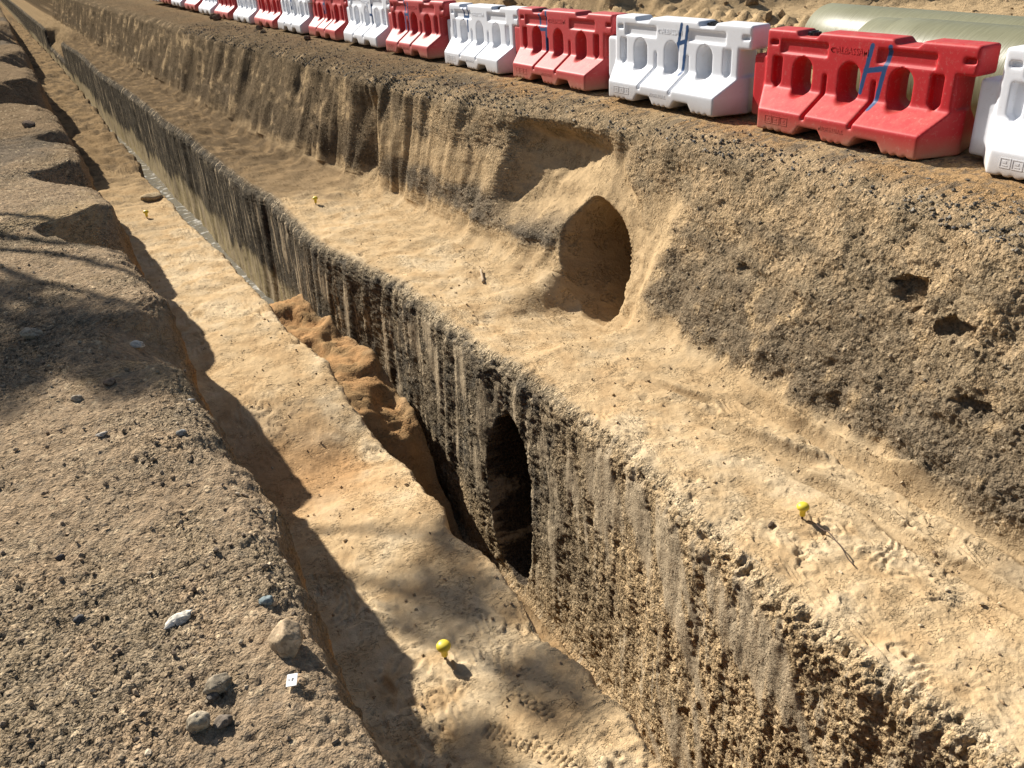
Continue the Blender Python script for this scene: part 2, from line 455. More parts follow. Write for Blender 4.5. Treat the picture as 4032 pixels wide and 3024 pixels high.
# boot prints pressed into the near left bench
prints = np.zeros_like(PX)
for (bx, by, ang) in [(1.10, 2.30, 0.5), (1.22, 2.12, 0.35), (1.02, 2.02, 0.8), (1.28, 2.42, 0.2)]:
    ca, sa = math.cos(ang), math.sin(ang)
    a_ = (PX - bx) * ca + (PY - by) * sa; b_ = -(PX - bx) * sa + (PY - by) * ca
    ins_ = (1 - sst(0.040, 0.052, np.abs(a_) * (1.25 - 0.5 * b_))) * (1 - sst(0.125, 0.145, np.abs(b_)))
    prints += ins_ * (-0.006 + 0.006 * np.sign(np.sin(b_ * 230 + 12 * np.abs(a_))))
PZ = np.where(is_lb, PZ + prints, PZ)
PX = PX.astype(np.float32); PY = PY.astype(np.float32); PZ = PZ.astype(np.float32)


def normals(X, Yv, Z):
    du = np.stack([np.gradient(a, axis=1) for a in (X, Yv, Z)], -1)
    dv = np.stack([np.gradient(a, axis=0) for a in (X, Yv, Z)], -1)
    n = np.cross(du, dv)
    n /= np.linalg.norm(n, axis=-1, keepdims=True) + 1e-12
    return n.astype(np.float32)


N = normals(PX, PY, PZ)

# ---------------- relief
X0, Y0, Z0 = PX.copy(), PY.copy(), PZ.copy()
disp = np.zeros_like(PX)
near = sst(40, 14, Y0)
f1 = fbm(X0, Y0, Z0, 2.2, 3, 70)                     # broad
f2 = fbm(X0, Y0, Z0, 9.0, 3, 80, 0.55)               # lumps
f3 = fbm(X0, Y0, Z0, 34.0, 2, 90, 0.6)               # grit
lobes = np.abs(pn(X0 * 7, Y0 * 3.4, Z0 * 7, 95)) + 0.5 * np.abs(pn(X0 * 17, Y0 * 9, Z0 * 17, 96))

# vertical pick / bucket smears on the cut wall
slant = 0.12 + 0.40 * sst(4.6, 2.4, Y0)
wy = Y0 - slant * (Z0 + 1.5) + 0.05 * pn(Y0 * 3, Z0 * 2, 0 * X0, 105)
smear = 0.8 * pn(wy * 4.0, Z0 * 0.9, 0 * X0, 101) + 0.6 * pn(wy * 10, Z0 * 1.7, 0 * X0, 102) + 0.45 * pn(wy * 1.3, Z0 * 0.7, 0 * X0, 103)
depth_in = zbr[:, None] - Z0                                   # below the bench edge
smear_m = sst(0.02, 0.42, smear - 0.22 + 0.45 * np.exp(-((depth_in - 0.45) / 0.40) ** 2) * sst(14, 9, Y0))
smear_m = smear_m * sst(0.05, 0.16, depth_in)

# gravel pockets
gsel = is_lg & (X0 > -1.6) & (Y0 > 0.5) & (Y0 < 14)
w1 = np.ones_like(PX); id1 = np.full_like(PX, 0.5)
w1[gsel], id1[gsel] = worley(X0[gsel], Y0[gsel], Z0[gsel], 46.0, 5)
bsel = (is_bk | (SEG == 18) | is_w | (is_lf)) & (Y0 > 0.5) & (Y0 < 22) & ~tun_mask
w2 = np.ones_like(PX); id2 = np.full_like(PX, 0.5)
w2[bsel], id2[bsel] = worley(X0[bsel], Y0[bsel], Z0[bsel], 26.0, 6)
peb1 = np.clip(1 - w1 * 1.35, 0, 1); peb2 = np.clip(1 - w2 * 1.3, 0, 1)
gpatch = sst(-0.25, 0.45, pn(X0 * 1.6, Y0 * 1.2, Z0 * 0 + 3, 110) + 0.4 * pn(X0 * 5, Y0 * 4, Z0 * 0, 111))

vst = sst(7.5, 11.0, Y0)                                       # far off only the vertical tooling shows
streak = pn(wy * 5.0, Z0 * 0.5, 0 * X0, 122) + 0.6 * pn(wy * 11.0, Z0 * 0.6, 0 * X0, 123) * sst(25, 12, Y0)
f2n = f2 * (1 - vst) + 1.1 * streak * vst
f3n = f3 * (1 - vst)


def terrace(n, k):
    q = n * k
    fl_ = np.floor(q); fr_ = q - fl_
    return (fl_ + sst(0.38, 0.62, fr_)) / k


jit = rng.normal(size=PX.shape).astype(np.float32).clip(-2, 2) * sst(16, 8, Y0)
cpatch = sst(-0.05, 0.40, pn(X0 * 2.2, Y0 * 1.3, Z0 * 2.2, 94) + 0.45 * pn(X0 * 6, Y0 * 4, Z0 * 6, 93))
rim = np.exp(-((X0 - dd[:, None]) / 0.22) ** 2) + np.exp(-((X0 - ee[:, None]) / 0.14) ** 2)
crust = 0.8 * pn(X0 * 3.0, Y0 * 2.0, Z0 * 3.0, 97) + 0.34 * pn(X0 * 7.5, Y0 * 5.0, Z0 * 7.5, 92) + 0.06 * pn(X0 * 19, Y0 * 15, Z0 * 19, 91)
scarp = terrace(crust, 7.0) - crust
pits = sst(0.28, 0.55, pn(X0 * 15, Y0 * 11, Z0 * 15, 98)) * sst(0.0, 0.4, pn(X0 * 3, Y0 * 2.2, Z0 * 3, 99))
d_lg = 0.008 * f1 + 0.009 * f2 + 0.006 * f3 + (0.0065 * peb1 * (0.4 + id1) + 0.0030 * jit) * (0.35 + 0.65 * gpatch)
d_lf = 0.03 * f1 + 0.020 * f2 + 0.007 * f3 + 0.008 * peb2
d_bench = ((0.024 + 0.05 * sst(12, 16, Y0)) * f1 + 0.007 * f2 + (0.15 * scarp + 0.005 * f3 - 0.020 * pits + 0.006 * (lobes - 0.35)) * np.clip(0.15 + 0.85 * cpatch + 0.45 * rim, 0, 1.1) + 0.0010 * jit)
d_floor = 0.03 * f1 + 0.014 * f2 + 0.010 * f3 + 0.16 * scarp + 0.004 * jit
edge_d = np.exp(-(depth_in / 0.16) ** 2)
wpit = sst(0.22, 0.55, pn(X0 * 24, Y0 * 24, Z0 * 17, 124)) * (1 - vst)
d_wall = (0.016 * f1 * (1 - 0.5 * vst) + (1 - 0.85 * smear_m) * (0.008 * f2n + 0.008 * f3n + 0.005 * (peb2 - 0.2) * (1 - vst) - 0.012 * wpit) + 0.005 * smear_m
          + edge_d * (0.035 * pn(X0 * 6, Y0 * 6, Z0 * 6, 120) + 0.22 * scarp - 0.02 * wpit) + jit * 0.0026 * (1 - smear_m))
# sandy, finer band low on the bank and round the mouth
band = (sst(-0.50, -0.62, Z0 + 0.08 * f1) * sst(-1.02, -0.88, Z0 + 0.08 * f1)) * sst(7.9, 8.6, Y0) * (1 - sst(11.2, 11.8, Y0))
toe_s = sst(-1.20, -1.36, Z0 + 0.08 * f1 + 0.12 * sst(6.0, 4.0, Y0) + 0.05 * f2)
fine = np.clip(np.maximum(np.maximum(smooth_rec, 0.8 * band), toe_s), 0, 1)
rough_bk = 1 - 0.85 * fine
cav = sst(0.30, 0.62, pn(X0 * 6, Y0 * 5, Z0 * 7, 125))
layer = pn(Z0 * 7 + 0.5 * f1, Y0 * 0.7, X0 * 0.7, 127)
fv = pn(Y0 * 1.5, Z0 * 0.7, X0 * 0.4, 126) + 0.55 * pn(Y0 * 4.2, Z0 * 1.1, X0 * 0.5, 128) + 0.4 * pn(Y0 * 9.0, Z0 * 1.4, X0 * 0.5, 129)
d_bank = (0.035 * (1 - vst) * f1 + 0.085 * vst * fv + rough_bk * (0.010 * f2n + 0.009 * f3n + 0.006 * (peb2 - 0.2) * (1 - vst) - 0.008 * cav * (1 - vst) - 0.008 * wpit + 0.0032 * jit + 0.024 * layer * (1 - vst))
          + fine * 0.006 * f2 + toe_s * (0.012 * (lobes - 0.35) + 0.06 * scarp))
d_rg = 0.010 * f1 + 0.008 * f2 + 0.004 * f3 + sst(5.5, 4.9, X0) * (0.008 * peb2 + 0.01 * f2 + 0.004 * jit)
rdg = is_rg & (X0 > 8)
d_rg = np.where(rdg, 0.02 * f1 + 0.03 * f2 + ridge * (0.10 * fbm(X0, Y0, Z0, 1.6, 3, 140)), d_rg)
for msk, dv in ((is_lg, d_lg), (is_lf, d_lf), (is_lb, d_bench), (is_fl, d_floor), (is_w, d_wall), (is_rb, d_bench), (is_bk, d_bank), (is_rg, d_rg)):
    disp = np.where(msk, dv, disp)
# blend amplitudes across the section joints so that no step shows
kb = np.ones(7) / 7
sp = np.pad(disp, ((0, 0), (3, 3)), mode='edge')
sm = sum(kb[k] * sp[:, k:k + NCOL] for k in range(7))
joint = np.zeros(NCOL)
for s in (6, 8, 10, 12, 14, 16, 18):
    j = np.searchsorted(seg, s); joint[j - 3:j + 4] = 1
disp = disp * (1 - joint) + sm * joint
disp = disp * (1 - 0.8 * groove)
disp = np.where(tun_mask, 0.02 * f1 + 0.008 * f2, disp)
disp *= (np.abs(X0) < 30) * (Y0 > -10) * (Y0 < 70)
# rounded stepped pits in the benches
PX = X0 + N[..., 0] * disp; PY = Y0 + N[..., 1] * disp; PZ = Z0 + N[..., 2] * disp

# ---------------- colours (surface colours of the soils, plus shade painted into the lower tunnel)
def col(*c): return np.array(c, np.float32)
def mixc(a, b, t): return a + (b - a) * np.clip(t, 0, 1)[..., None]


SAND = col(0.53, 0.382, 0.215); PALE = col(0.60, 0.475, 0.305); BROWN = col(0.33, 0.212, 0.105); ORNG = col(0.40, 0.235, 0.11)
GREY = col(0.195, 0.156, 0.106); DARK = col(0.085, 0.078, 0.066); LGRD = col(0.335, 0.245, 0.155); SMEAR = col(0.52, 0.415, 0.28)
base = np.zeros(PX.shape + (3,), np.float32)
n_lo = pn(X0 * 1.1, Y0 * 0.8, Z0 * 1.1, 150); n_md = fbm(X0, Y0, Z0, 4.5, 3, 151); n_hi = f3
# left ground
c = mixc(LGRD + 0 * base, SAND * 0.72, sst(-0.05, 0.7, n_lo + 0.4 * n_md))
c = mixc(c, GREY * 1.25, 0.70 * gpatch * sst(-0.3, 0.4, n_md + 0.3))
c = mixc(c, GREY * 1.6, 0.35 * (id1 > 0.78) * (peb1 > 0.15) * gsel)
c = mixc(c, DARK * 1.6, 0.3 * (id1 < 0.10) * (peb1 > 0.1) * gsel)
c = mixc(c, col(0.21, 0.150, 0.090) + 0 * base, 0.8 * sst(8, 11, Y0 + 1.5 * n_lo)); c = mixc(c, DARK * 1.3, 0.6 * sst(0.1, 0.5, pn(X0 * 0.5, Y0 * 0.35, 0 * X0, 155) + 0.2 * n_md) * sst(6, 8, Y0))
c = mixc(c, PALE, 0.5 * ((id1 > 0.55) & (id1 < 0.6)) * (peb1 > 0.2) * gsel)
base = np.where(is_lg[..., None], c, base)
# left bank face
c = mixc(BROWN + 0 * base, ORNG, sst(-0.3, 0.4, n_md)); c = mixc(c, GREY, sst(0.45, 0.1, -Z0) * 0.8)
base = np.where(is_lf[..., None], c, base)
# benches
c = mixc(SAND + 0 * base, PALE, 0.75 * sst(-0.1, 0.7, n_md * 0.7 + 0.5 * n_lo + 0.15 * f2 + 0.3 * cpatch))
c = mixc(c, BROWN * 1.2, 0.5 * sst(0.05, 0.7, -n_md - 0.4 * n_lo))
farbrown = sst(10.5, 16, Y0 + 2.0 * n_lo + 1.2 * n_md)
cl = mixc(c, ORNG, 0.85 * pit[:, None] * sst(1.62, 1.25, X0 + 0.12 * n_md))
cl = mixc(cl, col(0.22, 0.150, 0.080) + 0 * base, 0.9 * farbrown)
cl = mixc(cl, col(0.115, 0.084, 0.052) + 0 * base, 0.85 * sst(-0.1, 0.5, n_md + 0.5 * n_lo) * sst(11, 17, Y0))
cl = mixc(cl, PALE * 1.15, 0.9 * bump(np.hypot(X0 - 1.20, (Y0 - 2.74) * 1.2) + 0.02 * n_md, 0, 0.07))
base = np.where(is_lb[..., None], cl, base)
cr = mixc(c, SAND * 0.8, 0.5 * sst(3.3, 4.0, X0))
cr = mixc(cr, col(0.21, 0.145, 0.080) + 0 * base, 0.9 * sst(10.3, 13.0, Y0 + 1.6 * n_lo + 1.2 * n_md)); cr = mixc(cr, col(0.125, 0.090, 0.055) + 0 * base, 0.85 * sst(12.5, 16, Y0 + 1.5 * n_md) * sst(-0.6, 0.1, n_md + 0.3 * f2)); cr = mixc(cr, SAND * 0.55, 0.8 * sst(46, 52, Y0))
cr = mixc(cr, GREY * 1.2, 0.6 * sst(0.25, 0.6, pn(X0 * 2.2, Y0 * 1.3, 0 * X0, 160)) * sst(3.0, 3.6, X0) * sst(6, 4, Y0))
cr = mixc(cr, SAND * 0.78, 0.6 * groove)
base = np.where(is_rb[..., None], cr, base)
# floor and spoil plug
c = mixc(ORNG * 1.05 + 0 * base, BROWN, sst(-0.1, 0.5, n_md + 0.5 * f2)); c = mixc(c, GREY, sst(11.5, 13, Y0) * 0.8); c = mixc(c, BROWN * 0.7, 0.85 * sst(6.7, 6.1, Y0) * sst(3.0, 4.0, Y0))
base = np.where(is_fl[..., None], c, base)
# cut wall
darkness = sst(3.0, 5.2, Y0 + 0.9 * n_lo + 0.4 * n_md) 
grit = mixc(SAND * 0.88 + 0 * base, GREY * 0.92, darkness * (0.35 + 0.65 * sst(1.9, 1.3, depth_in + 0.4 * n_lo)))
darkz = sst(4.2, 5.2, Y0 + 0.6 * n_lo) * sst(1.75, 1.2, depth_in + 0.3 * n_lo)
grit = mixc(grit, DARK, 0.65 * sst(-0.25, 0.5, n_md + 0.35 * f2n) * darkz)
grit = mixc(grit, PALE * 0.6, 0.5 * (id2 > 0.80) * (peb2 > 0.12))
grit = mixc(grit, ORNG, 0.6 * sst(0.35, 0.9, -n_lo + 0.4 * n_md) * sst(2.0, 2.9, depth_in + 0.6 * (4 - Y0) * (Y0 < 4)))
c = mixc(grit, SMEAR * 0.9, 0.75 * smear_m * (1 - 0.75 * vst) * (0.55 + 0.45 * sst(5, 3.5, Y0)))
c = mixc(c, PALE * 0.9, 0.85 * sst(0.09, 0.0, depth_in + 0.06 * f2) * sst(16, 10, Y0))
lowband = sst(1.05, 1.3, depth_in + 0.25 * n_lo + 0.3 * pn(wy * 3, 0 * wy, 0 * wy, 171)) * sst(9.5, 12.5, Y0)
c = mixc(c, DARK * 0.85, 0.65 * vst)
c = mixc(c, col(0.50, 0.40, 0.22) + 0 * base, 0.9 * lowband * sst(-0.5, 0.2, smear + 0.3))
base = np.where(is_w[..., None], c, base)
# right bank
grv = sst(-0.35, 0.35, n_md + 0.5 * n_lo + 0.1)
c = mixc(col(0.36, 0.258, 0.150) + 0 * base, col(0.25, 0.188, 0.115) + 0 * base, 0.9 * grv)
c = mixc(c, col(0.18, 0.138, 0.090) + 0 * base, 0.75 * sst(-0.1, 0.5, layer + 0.5 * n_lo))
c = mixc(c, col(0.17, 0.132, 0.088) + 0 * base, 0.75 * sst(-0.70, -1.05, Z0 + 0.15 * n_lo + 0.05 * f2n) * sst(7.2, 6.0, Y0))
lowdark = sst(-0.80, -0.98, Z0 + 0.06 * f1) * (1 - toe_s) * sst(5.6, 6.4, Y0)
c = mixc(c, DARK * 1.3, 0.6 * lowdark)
c = mixc(c, PALE * 0.7, 0.3 * (id2 > 0.92) * (peb2 > 0.12))
c = mixc(c, GREY * 0.8, 0.3 * (id2 < 0.2) * (peb2 > 0.12))
c = mixc(c, SAND * 0.82, 0.8 * sst(0.25, 0.75, -n_md + 0.25 * pn(X0 * 2, Y0 * 1.4, Z0 * 3, 181)) * sst(-0.25, -0.4, Z0))
c = mixc(c, SAND * 0.92, 0.92 * np.maximum(smooth_rec * sst(-0.30, -0.50, Z0 + 0.08 * f2), 0.8 * band))
c = mixc(c, SAND, 0.92 * toe_s)
c = mixc(c, col(0.135, 0.100, 0.062) + 0 * base, 0.90 * sst(9.5, 13, Y0 + n_lo + n_md) * sst(-0.3, 0.3, n_md + 0.45)); c = mixc(c, SAND * 0.8, 0.75 * toe_s * sst(20, 14, Y0))
c = mixc(c, SAND * 0.85, 0.8 * sst(0.30, 0.6, pn(Y0 * 1.3, Z0 * 1.6, 0 * X0, 185) + 0.3 * f2) * sst(9, 11, Y0) * sst(-0.02, -0.2, Z0))
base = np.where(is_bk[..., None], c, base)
# right ground
c = mixc(BROWN * 1.12 + 0 * base, SAND * 0.72, sst(-0.2, 0.5, n_lo + 0.5 * n_md))
crest = sst(5.45, 5.0, X0 + 0.25 * n_md)
c = mixc(c, GREY * 0.85, 0.85 * crest * sst(-0.5, 0.2, n_lo + n_md))
c = mixc(c, DARK * 1.3, 0.6 * (id2 < 0.3) * (SEG == 18))
c = mixc(c, col(0.17, 0.122, 0.073) + 0 * base, 0.85 * sst(9, 13, Y0 + n_lo) * sst(6.6, 5.7, X0))
c = mixc(c, SAND * 0.86, sst(7.0, 8.6, X0) * (1 - 0.2 * n_md))
c = mixc(c, BROWN * 0.8, 0.9 * np.clip(ridge * 1.3, 0, 1) * (X0 > 8))
base = np.where(is_rg[..., None], c, base)
# tunnels: smooth brownish sand; lower one painted near black for its shade
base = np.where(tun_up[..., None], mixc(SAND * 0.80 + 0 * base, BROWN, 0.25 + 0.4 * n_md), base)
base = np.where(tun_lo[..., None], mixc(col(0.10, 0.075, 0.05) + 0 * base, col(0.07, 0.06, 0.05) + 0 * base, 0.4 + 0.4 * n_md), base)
# soften the joints
for s in (6, 8, 10, 12, 14, 16, 18):
    j = np.searchsorted(seg, s)
    a = base[:, j - 5].copy(); b = base[:, j + 5].copy()
    for q in range(-4, 5):
        t = np.clip((q + 5) / 10 + 0.25 * f2[:, j + q], 0, 1)[:, None]
        base[:, j + q] = a * (1 - t) + b * t
base = base * (1 + 0.10 * n_hi[..., None])
base = np.clip(base, 0.02, 0.85)

# how stony each spot is (drives the grain of the material)
stony = np.where(is_lg, 0.45 + 0.55 * gpatch, 0.15)
stony = np.where(is_lf, 0.6, stony)
stony = np.where(is_w, (1 - 0.92 * smear_m) * (1 - 0.8 * lowband), stony)
stony = np.where(is_bk, 1 - 0.92 * fine, stony)
stony = np.where(is_rg, 0.25 + 0.75 * crest, stony)
stony = np.where(is_fl, 0.3, stony)
stony = np.where(is_lb | is_rb, 0.12 + 0.3 * sst(13, 18, Y0), stony)
stony = np.where(tun_up, 0.1, np.where(tun_lo, 1.0, stony))

# ---------------- cut the sheet into the named pieces of ground
GRID = np.stack([PX, PY, PZ], -1)


def piece(name, s0, s1, mat):
    a = np.searchsorted(seg, s0)
    b = np.searchsorted(seg, s1) if s1 < len(ncol) else NCOL - 1
    v = GRID[:, a:b + 1].reshape(-1, 3); cl = np.concatenate([base[:, a:b + 1].reshape(-1, 3), stony[:, a:b + 1].reshape(-1, 1)], 1).astype(np.float32)
    n = b + 1 - a
    i = np.arange(NR - 1)[:, None] * n + np.arange(n - 1)[None, :]
    f = np.stack([i, i + 1, i + n + 1, i + n], -1).reshape(-1, 4)
    o = link(name, mesh_np(name, v, f, True, cl, mat))
    return tag(o, kind='structure')


piece('left_ground', 0, 6, M_gravel)
piece('left_bank', 6, 8, M_gravel)
piece('left_bench', 8, 10, M_sand)
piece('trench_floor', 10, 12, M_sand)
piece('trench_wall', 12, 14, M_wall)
piece('right_bench', 14, 16, M_sand)
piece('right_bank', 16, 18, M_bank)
piece('right_ground', 18, len(ncol), M_gravel)

# surface lookup for things that lie on the ground
_flat = GRID.reshape(-1, 3)


def surf(x, y, sel):
    ii = np.where(sel.ravel())[0]
    p = _flat[ii]
    d = (p[:, 0] - x) ** 2 + (p[:, 1] - y) ** 2
    return float(p[np.argsort(d)[:6], 2].mean())


# ------------------------------------------------------------------ water
def water_mesh():
    ys = np.linspace(12.3, 60, 200); xs = np.linspace(1.55, 2.9, 14)
    v = np.array([(x, y, ZW) for y in ys for x in xs]); n = len(xs)
    i = np.arange(len(ys) - 1)[:, None] * n + np.arange(n - 1)[None, :]
    f = np.stack([i, i + 1, i + n + 1, i + n], -1).reshape(-1, 4)
    m, nn, p = new_mat('muddy_water')
    p.inputs['Base Color'].default_value = (0.20, 0.19, 0.16, 1)
    p.inputs['Roughness'].default_value = 0.08
    no = nn.nodes.new('ShaderNodeTexNoise'); no.inputs['Scale'].default_value = 6; no.inputs['Detail'].default_value = 3
    tc = nn.nodes.new('ShaderNodeTexCoord'); nn.links.new(tc.outputs['Object'], no.inputs['Vector'])
    b = nn.nodes.new('ShaderNodeBump'); b.inputs['Distance'].default_value = 0.05; b.inputs['Strength'].default_value = 0.5
    nn.links.new(no.outputs[0], b.inputs['Height']); nn.links.new(b.outputs[0], p.inputs['Normal'])
    cr = nn.nodes.new('ShaderNodeValToRGB'); cr.color_ramp.elements[0].position = 0.55; cr.color_ramp.elements[1].position = 0.68
    cr.color_ramp.elements[0].color = (0.17, 0.16, 0.13, 1); cr.color_ramp.elements[1].color = (0.55, 0.54, 0.50, 1)
    nn.links.new(no.outputs[0], cr.inputs[0]); nn.links.new(cr.outputs[0], p.inputs['Base Color'])
    return mesh_np('water', v, f, True, None, m)


tag(link('water', water_mesh()), kind='structure')


# ------------------------------------------------------------------ barriers (signed distance field -> surface nets)
def box2(u, z, cu, cz, hu, hz):
    du = np.abs(u - cu) - hu; dz = np.abs(z - cz) - hz
    return np.minimum(np.maximum(du, dz), 0) + np.sqrt(np.maximum(du, 0) ** 2 + np.maximum(dz, 0) ** 2)


def stadium(u, z, cu, z0, z1, r):
    zc = np.clip(z, z0 + r, z1 - r)
    return np.sqrt((u - cu) ** 2 + (z - zc) ** 2) - r


def barrier_mesh(h, name):
    us = np.arange(-0.05, 2.14, h); ws = np.arange(-0.38, 0.381, h); zs = np.arange(-0.04, 0.82, h)
    u, w, z = np.meshgrid(us, ws, zs, indexing='ij')
    aw = np.abs(w); T = 0.113
    r = 0.022

    def rbox(cu, cz, hu, hz, hw, rr=r):
        q = [np.abs(u - cu) - hu + rr, aw - hw + rr, np.abs(z - cz) - hz + rr]
        return (np.minimum(np.maximum(np.maximum(q[0], q[1]), q[2]), 0)
                + np.sqrt(sum(np.maximum(k, 0) ** 2 for k in q)) - rr)
    up_ = rbox(0.965, 0.655, 0.965, 0.100, T)
    mid = rbox(1.035, 0.38, 0.895, 0.30, T)
    tab = rbox(1.86, 0.29, 0.22, 0.255, T - 0.018)
    e = aw - T
    slope = ((z - 0.165) * 0.20 + (aw - 0.325) * 0.137) / math.hypot(0.2, 0.137)
    fl = np.maximum.reduce([aw - 0.325, slope, -(z - 0.0), (0.14 + 0.35 * e - u) / 1.06, (u - 1.93 + 0.8 * e) / 1.28, z - 0.32])
    d = np.minimum(np.minimum(up_, mid), np.minimum(tab, fl))
    # soft fillet between shoulder and flare
    k = 0.035
    hmin = np.clip(0.5 + 0.5 * (mid - fl) / k, 0, 1)
    d = np.minimum(d, mid * (1 - hmin) + fl * hmin - k * hmin * (1 - hmin) * 0.4)
    body = d.copy()
    cut = lambda s: np.maximum(d, -s)
    for cu in (1.49, 0.567):                       # top notches with sloped flanks
        s = np.maximum.reduce([np.abs(u - cu) - 0.09 - (z - 0.715) * 0.9, 0.713 - z]) / 1.1
        d = cut(s)
    for cu in (1.512, 1.043, 0.577):               # oval openings, waisted
        d = cut(stadium(u, z, cu, 0.255 + 0.02 * (1 - aw / 0.12).clip(0, 1), 0.563 - 0.02 * (1 - aw / 0.12).clip(0, 1), 0.102 - 0.018 * (1 - aw / 0.12).clip(0, 1)))
    for cu in (1.789, 0.287):                      # pointed pockets
        s = np.maximum.reduce([np.abs(u - cu) - 0.048, z - 0.545, (0.295 - z) + np.abs(u - cu) * 1.05, 0.058 - aw])
        d = cut(s)
    for cu in (1.518, 0.559):                      # label recesses
        d = cut(np.maximum(box2(u, z, cu, 0.629, 0.243, 0.050), T - 0.020 - aw))
    for cu in (1.838, 0.066):                      # small square sockets
        d = cut(np.maximum(box2(u, z, cu, 0.653, 0.040, 0.019), T - 0.035 - aw))
    for cu in (1.2775, 0.81):                      # drain grooves
        d = cut(np.maximum(np.maximum(np.abs(u - cu) - 0.016, np.maximum(z - 0.45, 0.13 - z)), -(body + 0.034)))
    for cu in (1.21, 0.648):                       # forklift notches
        s = np.maximum(np.abs(u - cu) - 0.15 + (z.clip(0, 1)) * 0.75, z - 0.075)
        d = cut(s)
    for cu in (1.50, 1.58, 1.66, 0.88, 0.95, 1.02, 0.30, 0.38, 0.45):   # ribs of the foot edge
        d = cut(np.maximum(np.sqrt((u - cu) ** 2 + (z - 0.0) ** 2) - 0.016, 0.29 - aw))
    # soften like rotation-moulded plastic
    def blur(a, ax):
        b = a.copy()
        sl = [slice(None)] * 3; sa = sl.copy(); sb = sl.copy(); sc = sl.copy()
        sa[ax] = slice(0, -2); sb[ax] = slice(1, -1); sc[ax] = slice(2, None)
        b[tuple(sb)] = 0.25 * a[tuple(sa)] + 0.5 * a[tuple(sb)] + 0.25 * a[tuple(sc)]
        return b
    for ax in range(3):
        d = blur(d, ax)
    # surface nets
    ins = d < 0
    nu, nw, nz_ = d.shape
    acc = np.zeros((nu - 1, nw - 1, nz_ - 1, 3)); cnt = np.zeros((nu - 1, nw - 1, nz_ - 1))
    offs = [(a, b, c) for a in (0, 1) for b in (0, 1) for c in (0, 1)]
    for a in offs:
        for ax in range(3):
            if a[ax] == 1: continue
            b = list(a); b[ax] = 1
            A = d[a[0]:nu - 1 + a[0], a[1]:nw - 1 + a[1], a[2]:nz_ - 1 + a[2]]
            B = d[b[0]:nu - 1 + b[0], b[1]:nw - 1 + b[1], b[2]:nz_ - 1 + b[2]]
            cr = (A < 0) != (B < 0)
            t = np.where(cr, A / np.where(cr, A - B, 1), 0)
            for q in range(3):
                acc[..., q] += np.where(cr, a[q] + (t if q == ax else 0), 0)
            cnt += cr
    act = cnt > 0
    idx = np.full(act.shape, -1, np.int64); idx[act] = np.arange(act.sum())
    cells = np.argwhere(act)
    loc = acc[act] / cnt[act][:, None] + cells
    verts = np.stack([ws[0] + loc[:, 1] * h, us[0] + loc[:, 0] * h, zs[0] + loc[:, 2] * h], -1)   # X=w, Y=u
    quads = []
    for ax in range(3):
        o1_, o2_ = [q for q in range(3) if q != ax]
        sl0 = [slice(1, -1)] * 3; sl0[ax] = slice(0, -1); sl1 = list(sl0); sl1[ax] = slice(1, None)
        A = ins[tuple(sl0)]; B = ins[tuple(sl1)]
        pos = np.argwhere(A != B)
        if len(pos) == 0: continue
        flag = A[tuple(pos.T)]
        p = pos.copy(); p[:, o1_] += 1; p[:, o2_] += 1
        def cell(a, b):
            q = p.copy(); q[:, o1_] -= a; q[:, o2_] -= b
            return idx[q[:, 0], q[:, 1], q[:, 2]]
        qd = np.stack([cell(1, 1), cell(0, 1), cell(0, 0), cell(1, 0)], -1)
        flip = flag if ax != 1 else ~flag
        # axes swap (u->Y, w->X) mirrors the winding
        qd = np.where(flip[:, None], qd[:, ::-1], qd)
        quads.append(qd)
    return mesh_np(name, verts, np.concatenate(quads), True)


def seg_distance(n, L, uo, zo, a, b):
    """distance from (u,z) to the stroke a-b, as nodes"""
    ax, az = a; bx, bz = b
    dx, dz = bx - ax, bz - az
    l2 = dx * dx + dz * dz

    def math_(op, i0, i1=None, clamp=False):
        k = n.nodes.new('ShaderNodeMath'); k.operation = op; k.use_clamp = clamp
        for j, s in enumerate((i0, i1)):
            if s is None: continue
            if isinstance(s, (int, float)): k.inputs[j].default_value = s
            else: L.new(s, k.inputs[j])
        return k.outputs[0]
    pu = math_('SUBTRACT', uo, ax); pz = math_('SUBTRACT', zo, az)
    t = math_('ADD', math_('MULTIPLY', pu, dx / l2), math_('MULTIPLY', pz, dz / l2), True)
    qu = math_('SUBTRACT', pu, math_('MULTIPLY', t, dx)); qz = math_('SUBTRACT', pz, math_('MULTIPLY', t, dz))
    return math_('SQRT', math_('ADD', math_('MULTIPLY', qu, qu), math_('MULTIPLY', qz, qz)))


